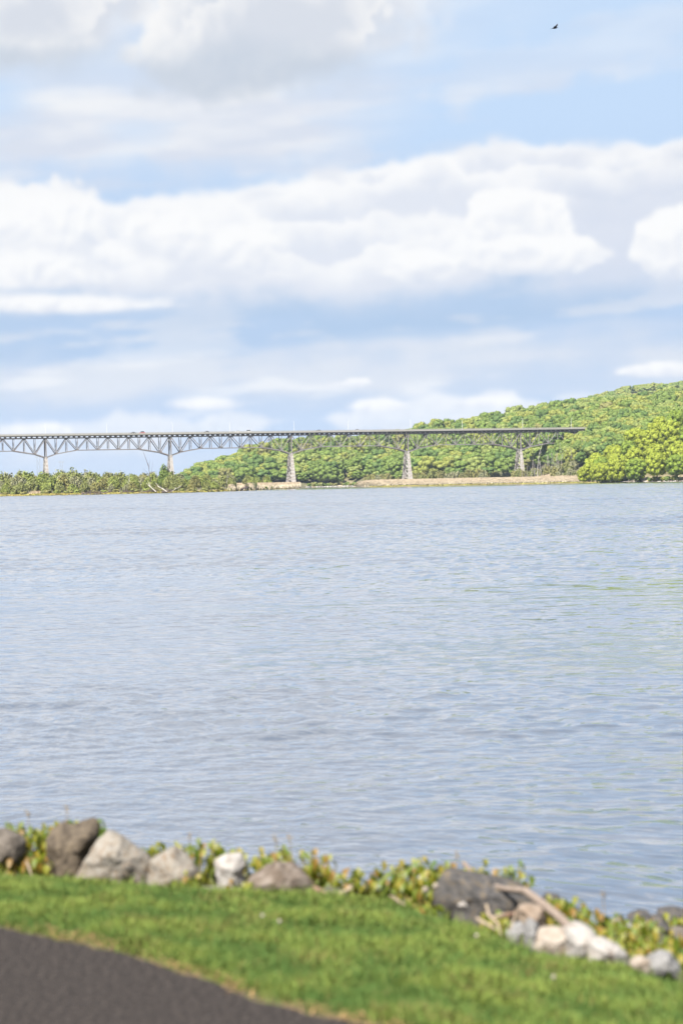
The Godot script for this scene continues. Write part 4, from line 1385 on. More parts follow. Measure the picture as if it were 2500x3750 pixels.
func make_rocks() -> void:
	var list := [
		["boulder", "brown", "tall brown boulder with a pale lichen spot, left of the big pale boulder", Vector3(-1.28, 2.317, 9.238), 0.30, "-0.123,0.054 -0.063,0.122 -0.000,0.108 0.101,0.141 0.126,0.105 0.120,0.061 0.078,-0.044 0.051,-0.126 -0.119,-0.141 -0.126,-0.028"],
		["boulder", "greybrown", "grey-brown boulder half hidden by leaves at the left end of the bank", Vector3(-1.585, 2.350, 9.2), 0.30, "-0.085,0.066 -0.006,0.064 0.053,0.039 0.087,0.003 0.084,-0.043 -0.087,-0.066"],
		["boulder", "light", "largest pale grey boulder, peaked, leaning against the brown boulder", Vector3(-1.05, 2.312, 8.968), 0.34, "-0.197,-0.095 -0.097,0.074 -0.036,0.133 0.020,0.102 0.128,0.023 0.188,-0.042 0.198,-0.133 -0.198,-0.119"],
		["boulder", "light", "pale grey boulder with a rounded peak, right against the largest pale boulder", Vector3(-0.78, 2.274, 8.936), 0.28, "-0.131,-0.084 -0.116,0.037 -0.043,0.078 -0.003,0.095 0.045,0.064 0.092,0.001 0.131,-0.053 0.118,-0.095"],
		["rock", "light", "low flat grey stone in the grass between the pale boulders and the narrow white rock", Vector3(-0.61, 2.231, 8.658), 0.10, "-0.045,-0.005 -0.025,0.010 0.011,0.017 0.040,0.002 0.045,-0.015 -0.043,-0.017"],
		["rock", "white", "narrow upright white-topped rock standing amid the leaves", Vector3(-0.53, 2.252, 8.927), 0.16, "-0.055,0.061 -0.010,0.085 0.036,0.087 0.048,0.041 0.040,-0.002 0.055,-0.057 0.048,-0.087 -0.043,-0.085 -0.048,-0.000"],
		["boulder", "light_brown", "domed grey-brown boulder right of the narrow upright white rock", Vector3(-0.31, 2.226, 8.874), 0.30, "-0.129,-0.057 -0.101,0.009 -0.046,0.053 -0.009,0.074 0.045,0.067 0.078,0.030 0.116,-0.023 0.133,-0.074 -0.133,-0.069"],
		["rock", "slate", "low dark slate slab in the grass right of the domed boulder", Vector3(-0.07, 2.161, 8.871), 0.20, "-0.069,-0.002 -0.032,0.023 0.022,0.017 0.064,0.005 0.070,-0.023 -0.070,-0.021"],
		["boulder", "slate", "long dark slab boulder lying under the driftwood branch", Vector3(0.59, 2.204, 8.631), 0.40, "-0.240,-0.041 -0.221,0.005 -0.172,0.096 -0.137,0.093 -0.009,0.062 0.153,0.031 0.211,-0.015 0.240,-0.068 0.140,-0.096 -0.028,-0.095 -0.211,-0.065"],
		["rock", "tan", "tan flat-topped rock under the driftwood branch", Vector3(0.75, 2.205, 8.158), 0.16, "-0.059,0.034 -0.026,0.041 0.035,0.031 0.059,-0.010 0.034,-0.041 -0.044,-0.039"],
		["rock", "grey", "small grey rock at the grass edge below the tan rock", Vector3(0.67, 2.179, 7.948), 0.14, "-0.043,0.003 -0.015,0.035 0.018,0.043 0.041,0.023 0.043,-0.043 -0.038,-0.030"],
		["rock", "grey", "upright grey rock between the tan rock and the white rocks", Vector3(0.72, 2.196, 7.855), 0.16, "-0.035,-0.037 -0.022,0.043 -0.001,0.059 0.026,0.037 0.035,-0.038 0.002,-0.059"],
		["rock", "cream", "cream white rock, first of the white row along the grass", Vector3(0.81, 2.175, 7.820), 0.20, "-0.069,-0.028 -0.066,0.036 -0.025,0.050 0.055,0.045 0.069,-0.041 0.005,-0.050"],
		["rock", "white", "tallest white rock, where the driftwood branch ends", Vector3(0.91, 2.187, 7.740), 0.24, "-0.051,-0.051 -0.051,0.054 -0.028,0.074 -0.005,0.069 0.031,0.042 0.051,-0.011 0.045,-0.074 -0.039,-0.073"],
		["rock", "white", "sloping white rock on the far side of the tallest white rock", Vector3(0.99, 2.178, 7.625), 0.20, "-0.061,-0.035 -0.060,0.043 -0.013,0.047 0.033,0.015 0.061,-0.022 0.053,-0.047"],
		["rock", "cream", "small cream stone between the white rocks and the grey one", Vector3(1.09, 2.180, 7.440), 0.10, "-0.046,-0.011 -0.030,0.012 0.006,0.018 0.041,0.003 0.046,-0.018"],
		["rock", "grey", "smooth grey rock at the right end of the grass edge", Vector3(1.18, 2.167, 7.430), 0.22, "-0.076,-0.004 -0.059,0.026 -0.013,0.048 0.023,0.039 0.052,0.003 0.076,-0.048 -0.055,-0.035"],
		["rock", "slate", "dark wet rock at the waterline, left of the larger one", Vector3(1.43, 1.823, 9.658), 0.40, "-0.085,-0.040 -0.068,0.015 -0.005,0.044 0.047,0.033 0.085,-0.044"],
		["rock", "slate", "large dark wet rock at the waterline by the right edge", Vector3(1.62, 1.787, 9.810), 0.50, "-0.106,-0.043 -0.078,0.040 0.002,0.054 0.081,0.039 0.106,-0.054"],
		["rock", "slate", "dark rock below the waterline rocks among reddish leaves", Vector3(1.40, 1.966, 8.958), 0.30, "-0.046,-0.033 -0.033,0.033 0.010,0.041 0.046,0.001 0.039,-0.041"],
		["rock", "grey", "small grey rock near the end of the dry sticks", Vector3(1.22, 2.030, 8.607), 0.20, "-0.026,-0.018 -0.011,0.016 0.013,0.019 0.026,-0.019"],
		["rock", "grey", "small pale grey rock above the smooth grey rock", Vector3(1.26, 2.071, 8.100), 0.16, "-0.034,-0.024 -0.017,0.020 0.011,0.024 0.034,-0.020"],
		["rock", "greybrown", "brown-grey rock amid leaves at the right edge", Vector3(1.41, 2.023, 8.481), 0.25, "-0.052,-0.030 -0.028,0.027 0.030,0.032 0.052,-0.032"],
		["rock", "slate", "dark rock behind the white rocks, under the orange leaves", Vector3(1.07, 1.975, 9.107), 0.25, "-0.062,-0.023 -0.036,0.020 0.026,0.025 0.062,-0.025"],
		["rock", "slate", "dark rock right of the slab, behind the branch", Vector3(0.93, 2.070, 9.014), 0.30, "-0.067,-0.017 -0.030,0.032 0.032,0.018 0.067,-0.032"],
		["rock", "slate", "dark flat stone at the grass edge below the left leaves", Vector3(-1.50, 2.209, 9.145), 0.12, "-0.019,-0.027 -0.056,0.011 0.007,0.029 0.056,0.009 0.055,-0.029"],
		["pebble", "white", "white pebble stone amid the leaves left of the dark slab", Vector3(0.19, 2.152, 9.093), 0.05, "-0.021,-0.019 -0.016,0.015 0.001,0.023 0.021,0.002 0.017,-0.023"],
		["pebble", "white", "small round white pebble under the bronze leaves", Vector3(0.08, 2.165, 9.018), 0.04, "-0.014,-0.009 -0.008,0.010 0.007,0.012 0.014,-0.003 0.006,-0.012"],
		["pebble", "white", "white pebble up behind the yellow stems", Vector3(0.32, 2.233, 8.824), 0.04, "-0.019,-0.011 -0.010,0.011 0.012,0.008 0.019,-0.009"],
		["pebble", "cream", "round cream pebble in front of the yellow stems", Vector3(0.33, 2.240, 8.548), 0.04, "-0.016,-0.010 -0.010,0.010 0.008,0.010 0.016,-0.008"],
		["pebble", "cream", "round cream pebble against the dark slab", Vector3(0.37, 2.265, 8.492), 0.04, "-0.016,-0.008 -0.007,0.008 0.012,0.006 0.016,-0.008"],
		["pebble", "white", "white pebble under the front of the dark slab", Vector3(0.47, 2.234, 8.249), 0.05, "-0.021,-0.004 -0.009,0.008 0.013,0.008 0.021,-0.008"],
	]
	for q in list:
		var at: Vector3 = q[3]
		var poly := PackedVector2Array()
		for s in q[5].split(" "):
			var c = s.split(",")
			var p := Vector2(float(c[0]), float(c[1]))
			poly.append(p)
		var low := ground_near(at.x, at.z) - at.y - 0.03
		var hi := -9.0
		var lo := 9.0
		for p in poly:
			hi = maxf(hi, p.y)
			lo = minf(lo, p.y)
		for k in poly.size():
			if poly[k].y < lerpf(lo, hi, 0.12):
				poly[k].y = minf(poly[k].y, maxf(low, poly[k].y - (0.25 if q[0] != "pebble" else 0.0)))
		if "white" in q[2] and "row" in q[2] or "tallest white" in q[2] or "sloping white" in q[2]:
			for k in poly.size():
				poly[k].x *= 1.35
		var o := part(q[0], rock_mesh(poly, q[4]), M["rock_" + q[1]], self)
		o.position = Vector3(at.x, at.y, -at.z)
		tag(o, q[2], "rock" if q[0] != "pebble" else "pebble", "rocks along the edge of the grass")

func leaf_mesh() -> ArrayMesh:
	var g := Geo.new()
	var l := 0.052
	var rows := [[0.0, 0.002], [0.2, 0.012], [0.45, 0.0155], [0.72, 0.0105], [1.0, 0.0008]]
	var idx := []
	for q in rows:
		var t: float = q[0]
		var mid := Vector3(0, -0.35 * l * t * t, l * t)
		var ids := []
		for s in [-1.0, 0.0, 1.0]:
			ids.append(g.vert(mid + Vector3(s * q[1], absf(s) * q[1] * 0.35, 0), Vector3(-s * 0.35, 1, 0.5 * t).normalized()))
		idx.append(ids)
	for k in rows.size() - 1:
		for s in 2:
			g.tri_i(idx[k][s], idx[k][s + 1], idx[k + 1][s + 1])
			g.tri_i(idx[k][s], idx[k + 1][s + 1], idx[k + 1][s])
	return g.mesh()

func make_plants() -> void:
	var list := [
		["leafy plant at the left edge above the grey-brown boulder", -1.59,9.40,0.09,2.430,2.300],
		["leafy plant left of the brown boulder", -1.48,9.38,0.12,2.440,2.310],
		["leafy plant low and reddish, under the grey-brown boulder", -1.50,9.14,0.20,2.360,2.230],
		["leafy plant behind the left shoulder of the brown boulder", -1.37,9.50,0.12,2.430,2.340],
		["leafy plant dark green on top of the brown boulder", -1.26,9.53,0.14,2.430,2.360],
		["leafy plant behind the peak of the largest pale boulder", -1.14,9.35,0.09,2.400,2.340],
		["leafy plant thin, rising behind the dip between the pale boulders", -0.94,9.27,0.11,2.350,2.250],
		["leafy plant behind the right pale boulder", -0.77,9.18,0.09,2.350,2.220],
		["leafy plant tall, between the pale boulders and the white rock", -0.67,9.13,0.13,2.410,2.140],
		["leafy plant low sprig hanging over the right pale boulder", -0.72,8.68,0.08,2.320,2.270],
		["leafy plant behind the narrow white rock", -0.55,9.18,0.11,2.330,2.270],
		["leafy plant just right of the narrow white rock", -0.44,9.13,0.13,2.330,2.180],
		["leafy plant behind the left of the domed boulder", -0.33,9.17,0.13,2.320,2.210],
		["leafy plant behind the domed boulder", -0.23,9.22,0.10,2.320,2.150],
		["leafy plant bronze-topped, right of the domed boulder", -0.14,9.17,0.10,2.330,2.150],
		["leafy plant low, right of the domed boulder", -0.04,9.02,0.15,2.270,2.130],
		["leafy plant bronze-topped, above the small round pebble", 0.07,9.10,0.11,2.280,2.120],
		["leafy plant low, above the small round pebble", 0.15,8.99,0.10,2.240,2.150],
		["leafy plant loose and tall, left of the dark slab", 0.26,9.09,0.14,2.290,2.180],
		["leafy plant yellow-stemmed, left of the dark slab", 0.29,8.69,0.13,2.310,2.150],
		["leafy plant behind the left end of the dark slab", 0.40,9.02,0.16,2.300,2.200],
		["leafy plant behind the upper end of the branch", 0.55,8.93,0.11,2.280,2.180],
		["leafy plant drooping, right of the branch's upper end", 0.66,8.89,0.17,2.300,2.180],
		["leafy plant behind the lower half of the branch", 0.87,8.79,0.13,2.180,2.100],
		["leafy plant small orange one, right of the branch", 0.94,8.42,0.08,2.240,2.090],
		["leafy plant orange-tipped, above the white rocks", 1.01,8.25,0.12,2.240,2.130],
		["leafy plant pair of sprigs near the dry sticks", 1.13,8.36,0.08,2.170,2.120],
		["leafy plant olive, among the right-hand rocks", 1.15,8.00,0.16,2.220,2.070],
		["leafy plant at the right edge among dark rocks", 1.28,7.88,0.09,2.230,2.070],
		["leafy plant low, above the smooth grey rock", 1.14,7.78,0.11,2.190,2.110],
		["leafy plant trailing between the brown boulder and the grass", -1.30, 8.98, 0.10, 2.235, 2.17],
		["leafy plant trailing over the foot of the right pale boulder", -0.66, 8.72, 0.12, 2.26, 2.19],
		["leafy plant trailing at the foot of the narrow white rock", -0.45, 8.76, 0.09, 2.25, 2.18],
		["leafy plant trailing over the foot of the domed boulder", -0.27, 8.66, 0.12, 2.215, 2.16],
		["leafy plant low, between the domed boulder and the slate slab", -0.13, 8.75, 0.12, 2.22, 2.15],
		["leafy plant low, before the yellow-stemmed plant", 0.25, 8.5, 0.13, 2.22, 2.15],
		["leafy plant trailing over the lower face of the dark slab", 0.62, 8.22, 0.10, 2.21, 2.16],
		["leafy plant spilling between the tallest white rock and the dry sticks", 1.00, 7.95, 0.13, 2.20, 2.12],
		["leafy plant in front of the large wet rock at the right edge", 1.50, 9.0, 0.22, 2.03, 1.93],
		["leafy plant in front of the left wet rock", 1.33, 9.0, 0.16, 2.02, 1.93],
		["leafy plant tangled, behind the smooth grey rock", 1.23, 7.72, 0.16, 2.18, 2.11],
	]
	var lm := leaf_mesh()
	var tones := [M.leaf_green, M.leaf_lime, M.leaf_gold, M.leaf_bronze, M.leaf_deep]
	for q in list:
		var x: float = q[1]
		var d: float = q[2]
		var wide: float = q[3]
		var top: float = q[4]
		var low: float = q[5]
		var base := Vector3(x, ground_near(x, d) - 0.02, -d)
		var o := thing("leafy_plant", base, q[0], "plant", "leafy plants along the rocks")
		var bronze := 0.4 if ("bronze" in q[0] or "orange" in q[0] or "reddish" in q[0]) else 0.04
		var deep := 0.8 if "dark green" in q[0] or "at the left edge above" in q[0] else 0.05
		var sparse := 0.6 if ("thin" in q[0] or "loose" in q[0] or "small" in q[0] or "pair" in q[0] or "sprig" in q[0]) else 1.0
		var stems := maxi(3, int(wide / 0.0075 * sparse))
		for s in stems:
			var bx := (s + 0.5) / stems - 0.5
			var tip := Vector3(bx * wide * 1.2 + r(-0.035, 0.035), top - base.y - 0.02 - r(0.0, 0.9) * (top - low) * (0.3 if s % 4 == 0 else 1.0), r(-0.13, 0.13))
			var foot := Vector3(bx * wide * 0.8, 0, r(-0.06, 0.06))
			var bend := Vector3(r(-0.015, 0.015), 0, r(-0.015, 0.015))
			var g := Geo.new()
			g.tube([foot, foot.lerp(tip, 0.5) + bend, tip], [0.0032, 0.0026, 0.0014], 5)
			part("stem", g.mesh(), M.stem, o)
			var n := int(r(8, 12))
			for k in n:
				var span: float = minf(1.0, (top - low + 0.03) / maxf(0.05, tip.y))
				var t := 1.0 - span * pow(float(k) / n, 1.1)
				var p := foot.lerp(tip, t) + bend * sin(PI * t)
				var w := k * 2.4 + r(-0.6, 0.6)
				var s2 := r(0.7, 1.25) * (0.75 if k == 0 else 1.0)
				var young := k < 2 and r(0, 1) < bronze + 0.12
				var m = tones[4] if r(0, 1) < deep else (tones[3] if young or r(0, 1) < bronze * 0.5 else tones[[0, 1, 1, 2, 0][rng.randi_range(0, 4)]])
				var lf := part("leaf", lm, m, o)
				p += Vector3(r(-0.018, 0.018), r(-0.01, 0.008), r(-0.018, 0.018))
				lf.transform = Transform3D((Basis(Vector3.UP, w) * Basis(Vector3.RIGHT, r(0.35, 1.25))).scaled_local(Vector3.ONE * s2), p)
	# bare sprigs with a withered head, standing above the leaves
	var sprigs := [[-1.336, 9.45, 2.475, "withered orange sprig above the brown boulder"], [-1.52, 9.45, 2.46, "withered sprig above the leftmost leaves"], [-0.335, 9.2, 2.36, "withered brown head left above the domed boulder"], [-0.27, 9.2, 2.365, "withered tan head right above the domed boulder"], [0.49, 9.0, 2.31, "withered stalk at the upper end of the branch"], [-0.73, 9.15, 2.385, "pale withered stalk behind the right pale boulder"], [1.06, 8.3, 2.255, "reddish stalk above the orange leaves"]]
	for q in sprigs:
		var base := Vector3(q[0], ground_near(q[0], q[1]) - 0.02, -q[1])
		var o := thing("dry_sprig", base, q[3], "dry plant", "withered sprigs along the bank")
		var hh: float = q[2] - base.y
		var g := Geo.new()
		g.tube([Vector3.ZERO, Vector3(0.01, hh * 0.5, 0), Vector3(0, hh, 0)], [0.003, 0.0025, 0.0018], 5)
		part("stem", g.mesh(), M.dry_stem, o)
		g = Geo.new()
		for k in 7:
			var p := Vector3(r(-0.010, 0.010), hh + r(-0.02, 0.012), r(-0.01, 0.01))
			g.ellipsoid(p, Vector3(0.0045, 0.0035, 0.004), 5, 4)
		part("seed_head", g.mesh(), M.dry_leaf, o)

func make_litter() -> void:
	var o := thing("driftwood_branch", Vector3(0.52, 2.25, -9.05), "long bare driftwood branch bent over the dark slab down to the white rocks", "branch")
	var pts := []
	for q in [Vector3(0.525, 2.252, 9.05), Vector3(0.555, 2.232, 8.92), Vector3(0.60, 2.219, 8.75), Vector3(0.668, 2.243, 8.5), Vector3(0.742, 2.259, 8.38), Vector3(0.775, 2.245, 8.3), Vector3(0.845, 2.213, 8.12), Vector3(0.895, 2.185, 7.93)]:
		pts.append(Vector3(q.x - 0.52, q.y - 2.25, 9.05 - q.z))
	var g := Geo.new()
	g.tube(pts, [0.011, 0.0125, 0.0135, 0.013, 0.016, 0.0185, 0.0195, 0.0205], 10)
	part("limb", g.mesh(), M.drift, o)
	g = Geo.new()
	g.tube([pts[4], pts[4] + Vector3(0.012, 0.014, 0.0), pts[4] + Vector3(0.014, 0.026, 0.01)], [0.009, 0.007, 0.004], 7)
	part("stub", g.mesh(), M.drift, o)
	var sticks := [[Vector3(1.04, 2.075, 8.25), Vector3(1.145, 2.135, 8.4), 0.006, "tan", "dry tan stick slanting up beyond the white rocks"], [Vector3(1.02, 2.085, 8.2), Vector3(1.145, 2.08, 8.2), 0.0075, "tan", "dry tan stick lying level beyond the white rocks"], [Vector3(0.51, 2.232, 8.0), Vector3(0.585, 2.195, 7.95), 0.0085, "tan", "thick pale stick lying in the grass below the dark slab"], [Vector3(0.575, 2.232, 8.0), Vector3(0.63, 2.242, 8.02), 0.008, "tan", "short pale stick pointing at the tan rock"], [Vector3(0.555, 2.275, 8.05), Vector3(0.60, 2.185, 7.9), 0.007, "tan", "tan stick propped upright across the pale ones"], [Vector3(0.64, 2.195, 7.95), Vector3(0.672, 2.252, 8.05), 0.005, "tan", "thin stick standing in front of the tan rock"], [Vector3(-0.045, 2.175, 8.75), Vector3(0.015, 2.215, 8.8), 0.010, "tan", "forked tan chip of wood right of the slate slab"], [Vector3(0.235, 2.185, 8.5), Vector3(0.175, 2.205, 8.6), 0.008, "tan", "dry tan stick in the grass left of the dark slab"], [Vector3(-1.46, 2.31, 9.0), Vector3(-1.42, 2.235, 8.95), 0.006, "tan", "tan stick leaning in the reddish leaves at the left"], [Vector3(-0.155, 2.235, 8.65), Vector3(-0.09, 2.205, 8.6), 0.013, "rust", "pinkish brown wood chip right of the domed boulder"], [Vector3(0.215, 2.15, 8.75), Vector3(0.265, 2.235, 8.8), 0.012, "rust", "rust brown stub among leaves left of the yellow stems"], [Vector3(0.62, 2.20, 8.15), Vector3(0.70, 2.215, 8.2), 0.01, "rust", "rust brown stick under the tan rock"]]
	for q in sticks:
		var a: Vector3 = q[0] * Vector3(1, 1, -1)
		var b: Vector3 = q[1] * Vector3(1, 1, -1)
		g = Geo.new()
		var l := a.distance_to(b)
		g.tube([Vector3.ZERO, (b - a) * 0.3 + Vector3(r(-0.05, 0.05), r(-0.06, 0.06), 0) * l, (b - a) * 0.65 + Vector3(r(-0.05, 0.05), r(-0.06, 0.06), 0) * l, b - a], [q[2] * 0.8, q[2], q[2] * 0.75, q[2] * 0.4], 7)
		var s := part("stick", g.mesh(), M.dry_wood if q[3] == "tan" else M.rust_wood, self)
		s.position = a
		tag(s, q[4], "stick", "dry sticks by the rocks")
	var clovers := [[-0.33, 7.48, "white clover head in mid grass, the left one of a close pair"], [-0.262, 7.37, "white clover head in mid grass, the right one of a close pair"], [0.68, 6.68, "white clover head alone low in the right grass"], [0.47, 7.42, "white clover head in the grass below the dark slab"]]
	for q in clovers:
		var s := thing("clover_flower", Vector3(q[0], ground_near(q[0], q[1]), -q[1]), q[2], "flower", "clover flowers in the grass")
		g = Geo.new()
		g.tube([Vector3.ZERO, Vector3(0.004, 0.03, 0), Vector3(0.002, 0.06, 0)], [0.0014, 0.0012, 0.001], 5)
		part("stem", g.mesh(), M.stem, s)
		g = Geo.new()
		for k in 40:
			var d := Vector3(r(-1, 1), r(-0.6, 1), r(-1, 1)).normalized()
			g.ellipsoid(Vector3(0.002, 0.065, 0) + d * 0.005, Vector3(0.002, 0.003, 0.002), 4, 3)
		part("head", g.mesh(), M.clover, s)

func make_grass() -> void:
	var g := Geo.new()
	var pts := [Vector3(0, 0, 0), Vector3(0, 0.55, 0.06), Vector3(0, 1.0, 0.34)]
	g.quad(pts[0] + Vector3(-0.05, 0, 0), pts[0] + Vector3(0.05, 0, 0), pts[1] + Vector3(0.04, 0, 0), pts[1] + Vector3(-0.04, 0, 0))
	g.tri(pts[1] + Vector3(-0.04, 0, 0), pts[1] + Vector3(0.04, 0, 0), pts[2])
	var list := []
	var tints := []
	var want := 210000
	for k in want:
		var x := r(-2.0, 2.1)
		var e := pl(EDGE, x)
		var c := pl(CREST, x)
		var d := r(e - 0.06, c + 0.3)
		var in_ := smoothstep(-0.06, 0.22, d - e + 0.1 * fb.get_noise_2d(x * 9.0, d * 9.0))
		if r(0, 1) > in_:
			continue
		var patch := fb.get_noise_2d(x * 4.0, d * 4.0)
		var hh := r(0.02, 0.047) * lerpf(0.6, 1.0, in_) * (1.0 + 0.55 * patch)
		var b := Basis(Vector3.UP, r(0, TAU)) * Basis(Vector3.RIGHT, r(-0.35, 0.75))
		list.append(Transform3D(b.scaled_local(Vector3(hh * 1.3, hh, hh)), Vector3(x, ground_near(x, d) - 0.002, -d)))
		var t := Color(0.36, 0.60, 0.32).lerp(Color(0.80, 0.95, 0.46), clampf(0.45 + patch * 1.3 + fb.get_noise_2d(x * 17.0, d * 17.0) * 0.8 + r(-0.3, 0.3), 0, 1))
		if r(0, 1) < 0.08 + 0.5 * (1.0 - in_) + 0.35 * smoothstep(0.18, 0.45, fb.get_noise_2d(x * 2.6 + 40.0, d * 2.6)):
			t = Color(0.95, 0.80, 0.58) * r(0.6, 1.0)
		tints.append(t)
	for k in 2600:                          # longer uncut blades along the stones
		var x := r(-1.9, 1.6)
		var c := pl(CREST, x)
		var d := c + r(-0.06, 0.28)
		if r(0, 1) > 0.5 + 1.2 * fb.get_noise_2d(x * 6.0, 20.0):
			continue
		var hh := r(0.04, 0.085)
		var b := Basis(Vector3.UP, r(0, TAU)) * Basis(Vector3.RIGHT, r(-0.3, 0.6))
		list.append(Transform3D(b.scaled_local(Vector3(hh * 0.8, hh, hh)), Vector3(x, ground_near(x, d) - 0.002, -d)))
		tints.append(Color(0.42, 0.62, 0.32).lerp(Color(0.85, 0.9, 0.5), r(0, 1)))
	scatter("grass", g.mesh(), M.grass, list, "mown green grass strip between the asphalt path and the rocks", "grass", tints)
	list = []
	tints = []
	for k in 1600:
		var x := r(-1.9, 1.4)
		var e := pl(EDGE, x)
		if r(0, 1) > 0.35 + 1.6 * fb.get_noise_2d(x * 5.0, 60.0):
			continue
		var d := e + r(-0.04, 0.10) + 0.05 * fb.get_noise_2d(x * 9.0, 3.0)
		var b := Basis(Vector3.UP, r(0, TAU)) * Basis(Vector3.RIGHT, r(0.9, 1.5))
		var hh := r(0.02, 0.05)
		list.append(Transform3D(b.scaled_local(Vector3(hh, hh, hh)), Vector3(x, ground_near(x, minf(d, e)) + r(0.012, 0.022), -d)))
		tints.append(Color(1.0, 0.8, 0.58) * r(0.55, 1.0))
	scatter("dead_grass", g.mesh(), M.grass_dead, list, "dry tan grass and crumbs along the edge of the path", "grass", tints)

func make_bird() -> void:
	var o := thing("bird", Vector3(16.75, 37.8, -150), "dark bird of prey gliding high in the sky with raised wings", "bird")
	var g := Geo.new()
	# body, tapering from the head at right to the tail at left
	g.tube([Vector3(0.17, 0.03, 0), Vector3(0.13, 0.025, 0), Vector3(0.06, 0.0, 0), Vector3(-0.04, -0.02, 0), Vector3(-0.14, -0.025, 0), Vector3(-0.20, -0.03, 0)], [0.01, 0.027, 0.045, 0.048, 0.028, 0.018], 10)
	g.tube([Vector3(0.165, 0.03, 0), Vector3(0.2, 0.022, 0)], [0.012, 0.003], 6)
	# tail fan
	g.hexa([Vector3(-0.17, -0.035, 0.02), Vector3(-0.31, -0.075, 0.06), Vector3(-0.31, -0.07, -0.06), Vector3(-0.17, -0.03, -0.02), Vector3(-0.17, -0.02, 0.02), Vector3(-0.31, -0.067, 0.06), Vector3(-0.31, -0.062, -0.06), Vector3(-0.17, -0.018, -0.02)])
	# wings: thin, cambered, built from sections (leading edge, trailing edge, height)
	for s in [1.0, -1.0]:
		var lift := 0.40 if s < 0 else 0.0
		var secs := []
		for k in 6:
			var t := k / 5.0
			var out := Vector3(0.06 + 0.10 * t - 0.03 * t * t, 0.02, s * (0.03 + 0.55 * t))
			out.y += lift * t * t * 0.9 + 0.1 * sin(PI * t) * (0.4 if s > 0 else 0.6)
			out.x += (0.12 * t if s < 0 else 0.0)
			secs.append([out, 0.19 * (1.0 - 0.62 * t * t)])
		for k in 5:
			var a: Vector3 = secs[k][0]
			var b: Vector3 = secs[k + 1][0]
			var ca: float = secs[k][1]
			var cb: float = secs[k + 1][1]
			var th := Vector3(0, 0.022, 0)
			g.hexa([a, a - Vector3(ca, 0.02, 0), b - Vector3(cb, 0.02, 0), b, a + th, a - Vector3(ca, 0.008, 0), b - Vector3(cb, 0.008, 0), b + th])
	var m := part("body", g.mesh(), M.bird, o)
	m.scale = Vector3.ONE * 1.15

